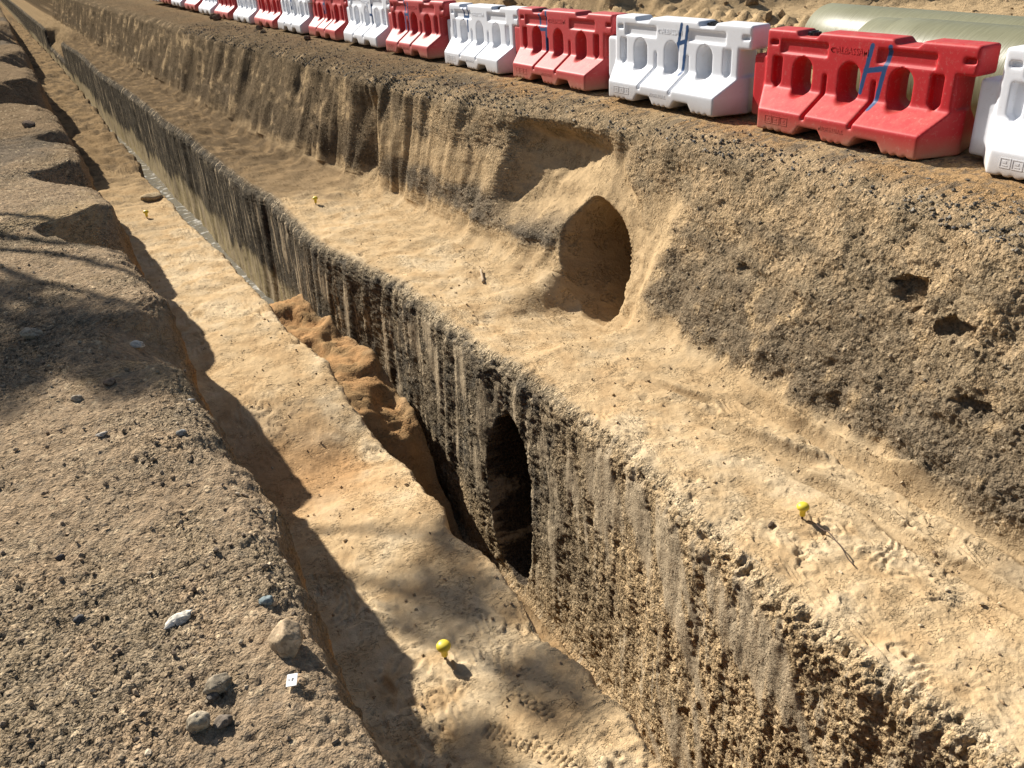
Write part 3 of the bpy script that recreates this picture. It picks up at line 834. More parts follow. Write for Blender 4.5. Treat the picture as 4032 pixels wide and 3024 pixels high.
def plastic(name, colour, strokes=(), width=0.019):
    m, n, p = new_mat(name)
    L = n.links
    tc = n.nodes.new('ShaderNodeTexCoord')
    sp = n.nodes.new('ShaderNodeSeparateXYZ'); L.new(tc.outputs['Object'], sp.inputs[0])
    no = n.nodes.new('ShaderNodeTexNoise'); no.inputs['Scale'].default_value = 5; no.inputs['Detail'].default_value = 6
    L.new(tc.outputs['Object'], no.inputs['Vector'])
    # chalky wear and dust towards the foot
    mr = n.nodes.new('ShaderNodeMapRange'); mr.inputs[1].default_value = 0.16; mr.inputs[2].default_value = 0.0; mr.inputs[4].default_value = 1.3
    L.new(sp.outputs[2], mr.inputs[0])
    mu = n.nodes.new('ShaderNodeMath'); mu.operation = 'MULTIPLY'; L.new(mr.outputs[0], mu.inputs[0]); L.new(no.outputs[0], mu.inputs[1])
    dust = n.nodes.new('ShaderNodeMix'); dust.data_type = 'RGBA'
    dust.inputs[6].default_value = (*colour, 1); dust.inputs[7].default_value = (0.33, 0.24, 0.15, 1)
    L.new(mu.outputs[0], dust.inputs[0])
    n2 = n.nodes.new('ShaderNodeTexNoise'); n2.inputs['Scale'].default_value = 38; n2.inputs['Detail'].default_value = 5
    n2.inputs['Roughness'].default_value = 0.7
    L.new(tc.outputs['Object'], n2.inputs['Vector'])
    r2 = n.nodes.new('ShaderNodeMapRange'); r2.inputs[1].default_value = 0.56; r2.inputs[2].default_value = 0.72; r2.inputs[4].default_value = 0.24
    L.new(n2.outputs[0], r2.inputs[0])
    scuff = n.nodes.new('ShaderNodeMix'); scuff.data_type = 'RGBA'; scuff.inputs[7].default_value = (0.5, 0.42, 0.34, 1)
    L.new(r2.outputs[0], scuff.inputs[0]); L.new(dust.outputs[2], scuff.inputs[6])
    last = scuff.outputs[2]
    ge = n.nodes.new('ShaderNodeNewGeometry'); sn = n.nodes.new('ShaderNodeSeparateXYZ'); L.new(ge.outputs['Normal'], sn.inputs[0])
    du = n.nodes.new('ShaderNodeMapRange'); du.inputs[1].default_value = 0.35; du.inputs[2].default_value = 0.95; L.new(sn.outputs[2], du.inputs[0])
    n5 = n.nodes.new('ShaderNodeTexNoise'); n5.inputs['Scale'].default_value = 9; n5.inputs['Detail'].default_value = 7; n5.inputs['Roughness'].default_value = 0.7; L.new(tc.outputs['Object'], n5.inputs['Vector'])
    d5 = n.nodes.new('ShaderNodeMapRange'); d5.inputs[1].default_value = 0.40; d5.inputs[2].default_value = 0.70; d5.inputs[3].default_value = 0.03; d5.inputs[4].default_value = 0.26; L.new(n5.outputs[0], d5.inputs[0])
    dm = n.nodes.new('ShaderNodeMath'); dm.operation = 'MULTIPLY'; L.new(du.outputs[0], dm.inputs[0]); L.new(d5.outputs[0], dm.inputs[1])
    dx_ = n.nodes.new('ShaderNodeMix'); dx_.data_type = 'RGBA'; dx_.inputs[7].default_value = (0.42, 0.33, 0.23, 1)
    L.new(dm.outputs[0], dx_.inputs[0]); L.new(last, dx_.inputs[6]); last = dx_.outputs[2]
    if strokes:
        dmin = None
        for a, b in strokes:
            dd_ = seg_distance(n, L, sp.outputs[1], sp.outputs[2], a, b)
            if dmin is None: dmin = dd_
            else:
                k = n.nodes.new('ShaderNodeMath'); k.operation = 'MINIMUM'
                L.new(dmin, k.inputs[0]); L.new(dd_, k.inputs[1]); dmin = k.outputs[0]
        nn = n.nodes.new('ShaderNodeTexNoise'); nn.inputs['Scale'].default_value = 28; L.new(tc.outputs['Object'], nn.inputs['Vector'])
        w = n.nodes.new('ShaderNodeMath'); w.operation = 'MULTIPLY_ADD'; L.new(nn.outputs[0], w.inputs[0])
        w.inputs[1].default_value = 0.010; L.new(dmin, w.inputs[2])
        e = n.nodes.new('ShaderNodeMapRange'); e.inputs[1].default_value = width + 0.009; e.inputs[2].default_value = width + 0.002
        L.new(w.outputs[0], e.inputs[0])
        fr = n.nodes.new('ShaderNodeMath'); fr.operation = 'LESS_THAN'; L.new(sp.outputs[0], fr.inputs[0]); fr.inputs[1].default_value = -0.03
        me_ = n.nodes.new('ShaderNodeMath'); me_.operation = 'MULTIPLY'; L.new(e.outputs[0], me_.inputs[0]); L.new(fr.outputs[0], me_.inputs[1])
        pm = n.nodes.new('ShaderNodeMix'); pm.data_type = 'RGBA'; pm.inputs[7].default_value = (0.012, 0.060, 0.17, 1)
        L.new(me_.outputs[0], pm.inputs[0]); L.new(last, pm.inputs[6]); last = pm.outputs[2]
    L.new(last, p.inputs['Base Color'])
    p.inputs['Roughness'].default_value = 0.55
    p.inputs['Specular IOR Level'].default_value = 0.35
    b = n.nodes.new('ShaderNodeBump'); b.inputs['Distance'].default_value = 0.0015; b.inputs['Strength'].default_value = 0.35
    L.new(n2.outputs[0], b.inputs['Height']); L.new(b.outputs[0], p.inputs['Normal'])
    return m


RED = (0.52, 0.018, 0.024); REDF = (0.50, 0.050, 0.052); WHT = (0.80, 0.82, 0.86)
M_black = new_mat('black_plastic')[0]
M_black.node_tree.nodes['Principled BSDF'].inputs['Base Color'].default_value = (0.012, 0.012, 0.014, 1)
M_black.node_tree.nodes['Principled BSDF'].inputs['Roughness'].default_value = 0.35


def text_mesh(body, size, extrude, bold=0.0):
    cu = bpy.data.curves.new('lettering', 'FONT')
    cu.body = body; cu.size = size; cu.extrude = extrude; cu.align_x = 'LEFT'; cu.offset = bold
    cu.resolution_u = 2
    o = bpy.data.objects.new('tmp', cu); C.objects.link(o)
    bpy.context.view_layer.update()
    dg = bpy.context.evaluated_depsgraph_get()
    me = bpy.data.meshes.new_from_object(o.evaluated_get(dg))
    bpy.data.objects.remove(o, do_unlink=True)
    return me


ROT_FRONT = Matrix(((0, 0, -1), (-1, 0, 0), (0, 1, 0))).to_4x4()     # text right -> -Y, up -> Z, faces -X


def put_text(me, w, u, z, shear=0.0, sx=1.0):
    m = Matrix.Translation((w, u, z)) @ ROT_FRONT @ Matrix.Diagonal((sx, 1, 1, 1))
    me = me.copy(); me.transform(m); return me


TXT = text_mesh('ALBASSAM', 0.068, 0.0020, 0.0008)
TXT2 = text_mesh('MADE IN U.A.E.', 0.045, 0.002, 0.0006)


def bm_mesh(name, bm, mat=None, smooth=False):
    me = bpy.data.meshes.new(name)
    bm.normal_update(); bm.to_mesh(me); bm.free()
    for p in me.polygons: p.use_smooth = smooth
    if mat: me.materials.append(mat)
    return me


def bm_box(bm, c, s):
    r = bmesh.ops.create_cube(bm, size=1.0, matrix=Matrix.Translation(c) @ Matrix.Diagonal((*s, 1)))
    return r['verts']


def logo_mesh():
    bm = bmesh.new()
    for k in range(22):                                  # a small looping swirl made of short raised bars
        t = k / 21
        a = -0.6 + t * 5.2
        rr = 0.030 * (1 - 0.45 * t)
        p = Vector((-0.113, 1.242 - 0.024 - rr * math.cos(a) * 1.1, 0.640 + rr * math.sin(a) * 0.75))
        bm_box(bm, p, (0.005, 0.010, 0.007))
    return bm_mesh('emblem', bm)


def icon_panel():
    bm = bmesh.new()
    w = -0.3245
    for k in range(3):
        u0 = 1.64 - 0.085 * k; z0 = 0.092; hu = 0.035; hz = 0.030
        for s in (-1, 1):
            bm_box(bm, (w, u0, z0 + s * hz), (0.005, 2 * hu + 0.006, 0.006))
            bm_box(bm, (w, u0 + s * hu, z0), (0.0046, 0.006, 2 * hz - 0.006))
        bm_box(bm, (w, u0 + 0.004, z0 + 0.006), (0.004, 0.026, 0.016))
        bm_box(bm, (w, u0, z0 - 0.016), (0.004, 0.036, 0.005))
    return bm_mesh('stamp', bm)


def cap_mesh():
    bm = bmesh.new()
    bmesh.ops.create_cone(bm, cap_ends=True, segments=20, radius1=0.048, radius2=0.044, depth=0.034, matrix=Matrix.Translation((0, 0, 0.724)))
    for k in range(10):
        a = k * math.pi / 5
        bm_box(bm, (0.047 * math.cos(a), 0.047 * math.sin(a), 0.724), (0.010, 0.010, 0.028))
    bm_box(bm, (0, 0, 0.744), (0.070, 0.014, 0.010))
    return bm_mesh('cap', bm, M_black)


LOD = [barrier_mesh(0.0100, 'barrier_body_fine'), barrier_mesh(0.0165, 'barrier_body_mid'), barrier_mesh(0.026, 'barrier_body_far')]
for me in LOD: me.materials.append(None)
T1 = put_text(TXT, -0.113, 1.188, 0.622, sx=0.92); T2 = put_text(TXT2, -0.3245, 1.105, 0.083, sx=0.80)
EMB = logo_mesh(); STAMP = icon_panel(); CAP = cap_mesh()
for me in (T1, T2, EMB, STAMP):
    me.materials.clear(); me.materials.append(None)


def with_mat(o, m):
    o.material_slots[0].link = 'OBJECT'; o.material_slots[0].material = m
    return o


H1 = [((0.862, 0.695), (0.925, 0.36)), ((0.705, 0.695), (0.775, 0.27)), ((0.900, 0.515), (0.745, 0.545))]
H2 = [((0.905, 0.715), (0.985, 0.335)), ((0.825, 0.70), (0.870, 0.29)), ((0.950, 0.545), (0.850, 0.575))]
H3 = [((1.455, 0.735), (1.435, 0.34)), ((1.300, 0.745), (1.300, 0.33)), ((1.445, 0.535), (1.300, 0.545))]
H4 = [((1.500, 0.735), (1.500, 0.44)), ((1.370, 0.735), (1.385, 0.43)), ((1.495, 0.60), (1.380, 0.60))]
H5 = [((1.36, 0.73), (1.36, 0.33)), ((1.23, 0.70), (1.24, 0.33)), ((1.36, 0.54), (1.24, 0.54))]
H6 = [((0.98, 0.60), (0.99, 0.33)), ((0.80, 0.60), (0.82, 0.33)), ((0.98, 0.46), (0.82, 0.45))]
H7 = [((1.30, 0.70), (1.30, 0.40)), ((1.20, 0.70), (1.20, 0.40)), ((1.30, 0.56), (1.20, 0.56))]
# (Y of the far top corner, z, yaw, colour, H strokes, notch with cap, label)
BR = [
    (3.527, 0.00, -0.030, WHT, (), None, 'white plastic barrier cut off by the right edge of the view'),
    (5.596, 0.00, 0.0, RED, H1, 1.49, 'bright red plastic barrier with blue H, in front of the two pipes'),
    (7.682, 0.02, 0.012, WHT, H2, 0.567, 'white plastic barrier with thin blue H, left of the bright red one'),
    (9.715, 0.02, 0.0, REDF, H3, 1.49, 'faded red plastic barrier with blue H, second red one from the right edge'),
    (11.67, 0.01, -0.008, WHT, H4, 0.567, 'white plastic barrier with short blue H, third white one from the right edge'),
    (13.70, 0.03, 0.010, REDF, H5, 1.49, 'faded red plastic barrier with dark H, third red one from the right edge'),
    (15.70, 0.04, 0.0, WHT, H6, None, 'white plastic barrier with low blue H, fourth white one from the right edge'),
    (17.72, 0.02, 0.0, REDF, H7, None, 'red plastic barrier, fourth red one from the right edge, thin dark mark on it'),
    (19.72, 0.02, 0.008, WHT, H7, None, 'white plastic barrier, fifth white one from the right edge'),
    (21.75, 0.00, 0.0, REDF, (), None, 'red plastic barrier, fifth red one from the right edge'),
    (23.78, 0.00, 0.0, WHT, (), None, 'white plastic barrier, sixth white one from the right edge'),
    (25.80, 0.00, 0.0, REDF, (), None, 'small far red plastic barrier, sixth red one from the right edge'),
    (27.82, 0.02, 0.0, WHT, (), None, 'small far white plastic barrier, seventh white one from the right edge'),
    (29.85, 0.05, 0.0, REDF, (), None, 'small far red plastic barrier, seventh red one, cut by the top edge'),
    (31.88, 0.08, 0.0, WHT, (), None, 'small far white plastic barrier at the top edge, eighth white one'),
    (33.90, 0.10, 0.0, REDF, (), None, 'farthest red plastic barrier, a sliver at the top edge'),
    (35.92, 0.10, 0.0, WHT, (), None, 'farthest white plastic barrier at the left end of the row'),
]
for k, (yt, z, yaw, colr, hs, cap, lab) in enumerate(BR):
    yb = yt - 1.93
    t = empty('plastic_barrier', (5.733 + 0.012 * math.sin(k * 2.1), yb, z + 0.004), (0.004 * math.sin(k), 0, yaw))
    tag(t, lab, 'barrier', 'red and white barriers in a row along the trench')
    wear = 1 - 0.05 * ((k * 7) % 3)
    m = plastic('barrier_plastic', tuple(min(1, c_ * wear) for c_ in colr), hs)
    lod = 0 if k < 5 else (1 if k < 9 else 2)
    with_mat(link('body', LOD[lod], t), m)
    if k < 8:
        with_mat(link('raised_lettering', T1, t), m)
        with_mat(link('emblem', EMB, t), m)
    if k < 6:
        with_mat(link('raised_foot_lettering', T2, t), m)
        with_mat(link('stamp', STAMP, t), m)
    if cap:
        o = link('filler_cap', CAP, t); o.location = (0.012, cap + (0.045 if cap > 1 else 0.05), 0)


# ------------------------------------------------------------------ pipes
def pipe_material():
    m, n, p = new_mat('glass_fibre_pipe')
    L = n.links
    tc = n.nodes.new('ShaderNodeTexCoord')
    mp = n.nodes.new('ShaderNodeMapping'); mp.inputs['Scale'].default_value = (6, 60, 6); mp.inputs['Rotation'].default_value = (0, 0.3, 0.25)
    L.new(tc.outputs['Object'], mp.inputs[0])
    no = n.nodes.new('ShaderNodeTexNoise'); no.inputs['Scale'].default_value = 1.0; no.inputs['Detail'].default_value = 5
    L.new(mp.outputs[0], no.inputs['Vector'])
    cr = n.nodes.new('ShaderNodeValToRGB')
    cr.color_ramp.elements[0].position = 0.3; cr.color_ramp.elements[1].position = 0.7
    cr.color_ramp.elements[0].color = (0.165, 0.160, 0.092, 1); cr.color_ramp.elements[1].color = (0.22, 0.215, 0.130, 1)
    L.new(no.outputs[0], cr.inputs[0]); L.new(cr.outputs[0], p.inputs['Base Color'])
    p.inputs['Roughness'].default_value = 0.42; p.inputs['Specular IOR Level'].default_value = 0.35
    b = n.nodes.new('ShaderNodeBump'); b.inputs['Distance'].default_value = 0.006; b.inputs['Strength'].default_value = 0.5
    L.new(no.outputs[0], b.inputs['Height']); L.new(b.outputs[0], p.inputs['Normal'])
    return m


M_pipe = pipe_material()


def pipe(label, end, slope, R, length, sleeve):
    zc = R + 0.01
    t = empty('pipe', (end[0], end[1], zc), (0, 0, math.atan2(slope, 1.0)))
    t.rotation_euler = (0, 0, -math.atan(slope))
    tag(t, label, 'pipe', 'cream pipes lying behind the barriers')

    def tube(r0, ri, y0, y1, n=72):
        bm = bmesh.new()
        rings = []
        prof = [(ri, y0), (r0 - 0.012, y0), (r0, y0 - 0.014)] + [(r0, y0 + (y1 - y0) * q / 12) for q in range(1, 12)] + [(r0, y1 + 0.014), (r0 - 0.012, y1), (ri, y1)]
        for r_, y_ in prof:
            rings.append([bm.verts.new((r_ * math.cos(2 * math.pi * i / n), y_, r_ * math.sin(2 * math.pi * i / n))) for i in range(n)])
        for a, b in zip(rings, rings[1:] + rings[:1]):
            for i in range(n):
                bm.faces.new((a[i], a[(i + 1) % n], b[(i + 1) % n], b[i]))
        bmesh.ops.recalc_face_normals(bm, faces=bm.faces)
        return bm_mesh('tube', bm, M_pipe, True)
    link('tube', tube(R, R - 0.03, 0, -length), t)
    if sleeve:
        link('coupling_sleeve', tube(R + 0.012, R + 0.0005, sleeve[0], sleeve[1]), t)


pipe('long cream pipe behind the red barrier, the farther of two', (7.93, 6.99), 0.15, 0.35, 6.0, None)
pipe('long cream pipe behind the red barrier, the nearer of two with a sleeve', (6.90, 5.52), 0.11, 0.362, 4.6, (-0.30, -3.9))


# ------------------------------------------------------------------ stones
def ico(sub):
    bm = bmesh.new(); bmesh.ops.create_icosphere(bm, subdivisions=sub, radius=1.0)
    v = np.array([q.co[:] for q in bm.verts], np.float32); f = np.array([[q.index for q in p.verts] for p in bm.faces], np.int32)
    bm.free(); return v, f


IV3, IF3 = ico(4)
IV1, IF1 = ico(1)


def rock(name, label, x, y, size, colr, seed, sel=is_lg, angular=0.5, sink=0.3, rot=0.0, group=None, cat='stone'):
    v = IV3.copy()
    n = 0.30 * fbm(v[:, 0], v[:, 1], v[:, 2], 0.9, 2, 300 + seed) + 0.07 * fbm(v[:, 0], v[:, 1], v[:, 2], 4.0, 3, 330 + seed)
    rr = np.random.default_rng(seed)
    r = 1 + n
    for q in range(int(9 * angular)):                  # chipped flat faces
        d = rr.normal(size=3); d /= np.linalg.norm(d)
        k = rr.uniform(0.55, 0.85)
        r = np.minimum(r, k / np.maximum(v @ d, 1e-3) * 1.0 + 0.02 * n)
    v = v * r[:, None] * np.array(size)[None, :] * 0.5
    c_, s_ = math.cos(rot), math.sin(rot)
    v = np.stack([v[:, 0] * c_ - v[:, 1] * s_, v[:, 0] * s_ + v[:, 1] * c_, v[:, 2]], -1)
    tone = fbm(v[:, 0] / size[0], v[:, 1] / size[0], v[:, 2] / size[0], 4, 3, 350 + seed)
    cl = np.array(colr)[None, :] * (1 + 0.3 * tone[:, None])
    o = link(name, mesh_np(name, v, IF3, True, np.clip(cl, 0.02, 0.9), M_stone))
    o.location = (x, y, surf(x, y, sel) + size[2] * (0.5 - sink))
    return tag(o, label, cat, group)


rock('stone', 'flat white stone lying on the left gravel bank', -0.003, 2.036, (0.080, 0.036, 0.03), (0.72, 0.66, 0.55), 1, rot=0.25, angular=0.3)
rock('rock', 'large angular tan rock on the left bank edge', 0.235, 1.775, (0.105, 0.10, 0.12), (0.45, 0.34, 0.22), 2, angular=0.9, sink=0.25, rot=0.6)
rock('rock', 'grey rough rock cluster piece left of the white card', 0.035, 1.712, (0.070, 0.055, 0.055), (0.30, 0.25, 0.18), 3, angular=0.7)
rock('stone', 'dark grey pebble at the foot of the grey rough rock', 0.012, 1.690, (0.032, 0.028, 0.026), (0.13, 0.115, 0.10), 4)
rock('rock', 'knobbly pale rock near the bottom edge of the left bank', -0.030, 1.622, (0.062, 0.055, 0.055), (0.42, 0.35, 0.25), 5, angular=0.6)
rock('stone', 'dark pebbles lump right of the knobbly pale rock', 0.018, 1.603, (0.045, 0.034, 0.03), (0.20, 0.165, 0.13), 6)
rock('stone', 'smooth blue-grey pebble near the left bank edge', 0.224, 1.979, (0.040, 0.034, 0.026), (0.23, 0.27, 0.27), 7, angular=0)
rock('stone', 'wedge-shaped grey stone in the dark patch on the left', -0.24, 4.53, (0.105, 0.075, 0.07), (0.40, 0.33, 0.24), 8, angular=0.9)
rock('stone', 'pale flat-topped stone at the crumbling left bank edge', 0.20, 4.40, (0.080, 0.05, 0.05), (0.52, 0.48, 0.40), 9, angular=0.8)
rock('stone', 'brown lump on the left bank above the scoop edge', 0.024, 3.755, (0.055, 0.045, 0.04), (0.24, 0.18, 0.13), 10)
rock('stone', 'tan rounded stone left of the brown lump', -0.116, 3.68, (0.045, 0.038, 0.03), (0.42, 0.35, 0.26), 11, angular=0.2)
rock('stone', 'white-topped flat stone on the left bank, mid height', -0.06, 3.28, (0.052, 0.034, 0.022), (0.50, 0.45, 0.38), 12, angular=0.9)
rock('stone', 'small round grey pebble near the sunlit left crest', 0.205, 3.10, (0.036, 0.032, 0.028), (0.33, 0.32, 0.29), 13, angular=0)
rock('stone', 'dark lump on the far left ground', 0.10, 11.2, (0.13, 0.12, 0.10), (0.20, 0.15, 0.11), 14)
rock('stone', 'white chip at the left bank edge beside the dark shadow', 0.30, 3.45, (0.035, 0.022, 0.02), (0.70, 0.66, 0.58), 15)
rock('stone', 'dark flat stone near the left edge of the view', -0.27, 2.55, (0.030, 0.024, 0.02), (0.10, 0.09, 0.085), 16)
rock('stone', 'dark stone pair lying left of the white stone', -0.245, 2.20, (0.030, 0.026, 0.02), (0.12, 0.115, 0.11), 17)
rock('stone', 'pale chip in the right bench toe beside the tunnel mouth', 4.42, 6.65, (0.12, 0.06, 0.05), (0.55, 0.44, 0.30), 18, sel=is_rb, angular=0.9, rot=0.9)
rock('stone', 'dark clod on the right bench left of the yellow cap', 3.13, 2.79, (0.05, 0.045, 0.04), (0.16, 0.12, 0.085), 19, sel=is_rb)
rock('stone', 'pale clod on the left bench edge near the water', 1.36, 13.3, (0.30, 0.30, 0.14), (0.40, 0.31, 0.19), 20, sel=is_lb, angular=0.2, sink=0.45)
for q, (x, y_, s, lab) in enumerate([(5.30, 25.2, 0.26, 'brown clod before the sixth red barrier'), (5.22, 24.6, 0.24, 'brown clod left of the sixth white barrier foot'),
                                     (5.25, 20.6, 0.16, 'brown clod before the fifth red barrier'), (5.22, 17.1, 0.15, 'brown clod before the fourth red barrier'), (5.05, 19.6, 0.15, 'low brown clod before the fifth white barrier')]):
    rock('clod', lab, x, y_, (s, s * 0.9, s * 0.75), (0.17, 0.125, 0.085), 40 + q, sel=is_rg, group='clods in front of the barriers', cat='clod')


def scatter(name, sel, n, smin, smax, palette, density=None, seed=1, flat=0.6, proud=0.2):
    """loose pebbles on the ground, one uncountable mass"""
    r = np.random.default_rng(seed)
    ii = np.where(sel.ravel())[0]
    # weight by the patch of ground each vertex stands for
    wgt = np.repeat(np.gradient(Y)[:, None], NCOL, 1).ravel()[ii].copy()
    if density is not None: wgt = wgt * density.ravel()[ii]
    pick = r.choice(ii, n, replace=True, p=wgt / wgt.sum())
    P = _flat[pick] + r.normal(size=(n, 3)) * 0.003
    NN = N.reshape(-1, 3)[pick]
    s = smin * (smax / smin) ** (r.random(n) ** 2.2)
    ax = np.stack([s * r.uniform(0.75, 1.3, n), s * r.uniform(0.7, 1.0, n), s * r.uniform(0.45, 0.8, n) * (0.6 + flat)], -1) * 0.5
    # random turn about the normal
    t1 = np.cross(NN, r.normal(size=(n, 3))); t1 /= np.linalg.norm(t1, axis=1, keepdims=True)
    t2 = np.cross(NN, t1)
    V = IV1[None] * (1 + 0.28 * r.normal(size=(n, len(IV1), 1)).clip(-1.3, 1.3))
    V = V * ax[:, None, :]
    V = V[..., :1] * t1[:, None] + V[..., 1:2] * t2[:, None] + V[..., 2:] * NN[:, None]
    V = V + (P + NN * (s * proud)[:, None])[:, None]
    F = (IF1[None] + (np.arange(n) * len(IV1))[:, None, None]).reshape(-1, 3)
    pal = np.array(palette, np.float32)
    cl = pal[r.integers(0, len(pal), n)] * r.uniform(0.7, 1.25, (n, 1))
    cl = np.repeat(cl[:, None], len(IV1), 1).reshape(-1, 3)
    o = link(name, mesh_np(name, V.reshape(-1, 3), F, False, np.clip(cl, 0.02, 0.85), M_stone))
    return o


PEB = [(0.38, 0.28, 0.18), (0.42, 0.32, 0.21), (0.29, 0.215, 0.145), (0.35, 0.265, 0.175), (0.23, 0.175, 0.125), (0.20, 0.16, 0.12), (0.42, 0.34, 0.24), (0.26, 0.20, 0.14), (0.31, 0.235, 0.16), (0.33, 0.25, 0.165)]
PEBG = [(0.15, 0.14, 0.125), (0.20, 0.175, 0.14), (0.10, 0.095, 0.09), (0.26, 0.21, 0.15), (0.30, 0.27, 0.22), (0.17, 0.145, 0.11)]
o = scatter('loose_gravel', gsel & (X0 > -1.1) & (Y0 > 0.9) & (Y0 < 9), 4200, 0.003, 0.022, PEB, (0.25 + gpatch) * sst(9, 1.5, Y0) ** 1.5, 3)
tag(o, 'loose gravel strewn over the left bank', 'gravel', kind='stuff')
o = scatter('crest_gravel', ((SEG == 17) | (SEG == 18)) & (Y0 > 1.5) & (Y0 < 24) & (X0 < 5.5), 6500, 0.008, 0.035, PEBG, crest * (0.3 + gpatch), 4)
tag(o, 'dark grey gravel along the crest of the right bank', 'gravel', kind='stuff')
o = scatter('bank_gravel', (SEG == 16) & (Y0 > 1.5) & (Y0 < 14) & ~tun_mask & (fine < 0.4), 2200, 0.006, 0.028, [(0.30, 0.23, 0.15), (0.22, 0.175, 0.12), (0.36, 0.29, 0.20), (0.17, 0.145, 0.11)], 0.3 + grv, 5, proud=0.1)
tag(o, 'stony grit standing out of the right bank face', 'gravel', kind='stuff')
o = scatter('bench_crumbs', (is_rb | is_lb) & (Y0 > 1.0) & (Y0 < 12), 1500, 0.005, 0.026, [(0.48, 0.36, 0.22), (0.40, 0.28, 0.16), (0.30, 0.22, 0.14), (0.52, 0.42, 0.28)], sst(12, 2, Y0), 6)
tag(o, 'sandy crumbs scattered on both trench benches', 'gravel', kind='stuff')
o = scatter('spoil_clods', is_rg & (X0 > 8.4) & (X0 < 18) & (Y0 > 5) & (Y0 < 30), 2600, 0.05, 0.30, [(0.30, 0.21, 0.12), (0.24, 0.17, 0.10), (0.38, 0.28, 0.17)], 0.15 + ridge * 1.2, 7)
tag(o, 'clods of dug earth on the spoil ridge behind the barriers', 'clods', kind='stuff')

# ------------------------------------------------------------------ yellow capped marker rods
M_yel, n_, p_ = new_mat('yellow_plastic')
p_.inputs['Base Color'].default_value = (0.72, 0.58, 0.05, 1); p_.inputs['Roughness'].default_value = 0.45
M_rust, n_, p_ = new_mat('rusty_steel')
p_.inputs['Base Color'].default_value = (0.09, 0.055, 0.035, 1); p_.inputs['Roughness'].default_value = 0.8


def lathe(prof, n=24):
    bm = bmesh.new(); rings = []
    for r_, z_ in prof:
        rings.append([bm.verts.new((r_ * math.cos(2 * math.pi * i / n), r_ * math.sin(2 * math.pi * i / n), z_)) for i in range(n)])
    for a, b in zip(rings, rings[1:]):
        for i in range(n): bm.faces.new((a[i], a[(i + 1) % n], b[(i + 1) % n], b[i]))
    bm.faces.new(rings[0][::-1]); bm.faces.new(rings[-1])
    return bm


CAPM = bm_mesh('cap', lathe([(0.011, 0.030), (0.0165, 0.031), (0.0175, 0.066), (0.021, 0.074), (0.032, 0.080), (0.036, 0.088), (0.0355, 0.096), (0.030, 0.106), (0.020, 0.113), (0.006, 0.1155)]), M_yel, True)
RODM = bm_mesh('rod', lathe([(0.007, -0.06), (0.0074, -0.02), (0.007, 0.0), (0.0074, 0.02), (0.007, 0.035)], 10), M_rust, True)
for (x, y_, sel, lean, lab) in [(1.065, 2.885, is_lb, (0.05, -0.03, 0), 'yellow mushroom cap on a rod in the near left bench'),
                                (3.295, 2.713, is_rb, (0.0, -0.04, 0), 'yellow mushroom cap on a rod in the right bench beside the wire'),
                                (3.169, 11.2, is_rb, (0.03, 0.05, 0), 'small far yellow capped rod on the right bench'),
                                (1.142, 12.24, is_lb, (0.0, 0.05, 0), 'small far yellow capped rod on the left bench')]:
    t = empty('capped_rod', (x, y_, surf(x, y_, sel) - 0.004), lean)
    tag(t, lab, 'marker', 'yellow capped marker rods')
    link('cap', CAPM, t); link('rod', RODM, t)


def wire(name, label, pts, rad, mat, cat):
    bm = bmesh.new(); n = 8; rings = []
    for k, p in enumerate(pts):
        p = Vector(p); d = (Vector(pts[min(k + 1, len(pts) - 1)]) - Vector(pts[max(k - 1, 0)])).normalized()
        a = d.cross(Vector((0, 0, 1))).normalized(); b = a.cross(d)
        rings.append([bm.verts.new(p + rad * (a * math.cos(2 * math.pi * i / n) + b * math.sin(2 * math.pi * i / n))) for i in range(n)])
    for a, b in zip(rings, rings[1:]):
        for i in range(n): bm.faces.new((a[i], a[(i + 1) % n], b[(i + 1) % n], b[i]))
    bm.faces.new(rings[0][::-1]); bm.faces.new(rings[-1])
    bmesh.ops.recalc_face_normals(bm, faces=bm.faces)
    return tag(link(name, bm_mesh(name, bm, mat, True)), label, cat)


wp = []
for k in range(25):
    t = k / 24
    x = 3.295 + (3.215 - 3.295) * t + 0.012 * math.sin(t * 5); yy = 2.675 + (2.26 - 2.675) * t
    wp.append((x, yy, surf(x, yy, is_rb) + 0.010 + 0.035 * math.sin(t * math.pi) ** 0.8))
wire('binding_wire', 'dark bent wire lying on the right bench below the yellow cap', wp, 0.0035, M_rust, 'wire')
sk = [(3.74 - 0.02 * k, 7.52 - 0.045 * k, surf(3.74 - 0.02 * k, 7.52 - 0.045 * k, is_rb) + 0.015) for k in range(7)]
M_wood, n_, p_ = new_mat('weathered_wood'); p_.inputs['Base Color'].default_value = (0.40, 0.30, 0.19, 1); p_.inputs['Roughness'].default_value = 0.9
wire('stick', 'short pale stick lying on the right bench near the tunnel', sk, 0.014, M_wood, 'stick')

# white card with a small dark mark
bm = bmesh.new(); bm_box(bm, (0, 0, 0), (0.026, 0.036, 0.003)); bmesh.ops.bevel(bm, geom=list(bm.edges), offset=0.0006, segments=1)
M_card, n_, p_ = new_mat('white_card'); p_.inputs['Base Color'].default_value = (0.80, 0.79, 0.75, 1); p_.inputs['Roughness'].default_value = 0.6
ct = empty('card', (0.196, 1.631, surf(0.196, 1.631, is_lg) + 0.014), (0.10, -0.06, -0.42))
tag(ct, 'small white card with a dark mark lying on the left gravel', 'card')
link('sheet', bm_mesh('sheet', bm, M_card), ct)
bm = bmesh.new(); bm_box(bm, (0.001, 0.001, 0.0022), (0.003, 0.008, 0.0008)); bm_box(bm, (-0.007, 0.001, 0.0022), (0.003, 0.003, 0.0008)); bm_box(bm, (0.0035, 0.003, 0.0022), (0.002, 0.003, 0.0008))
link('printed_mark', bm_mesh('printed_mark', bm, M_black), ct)


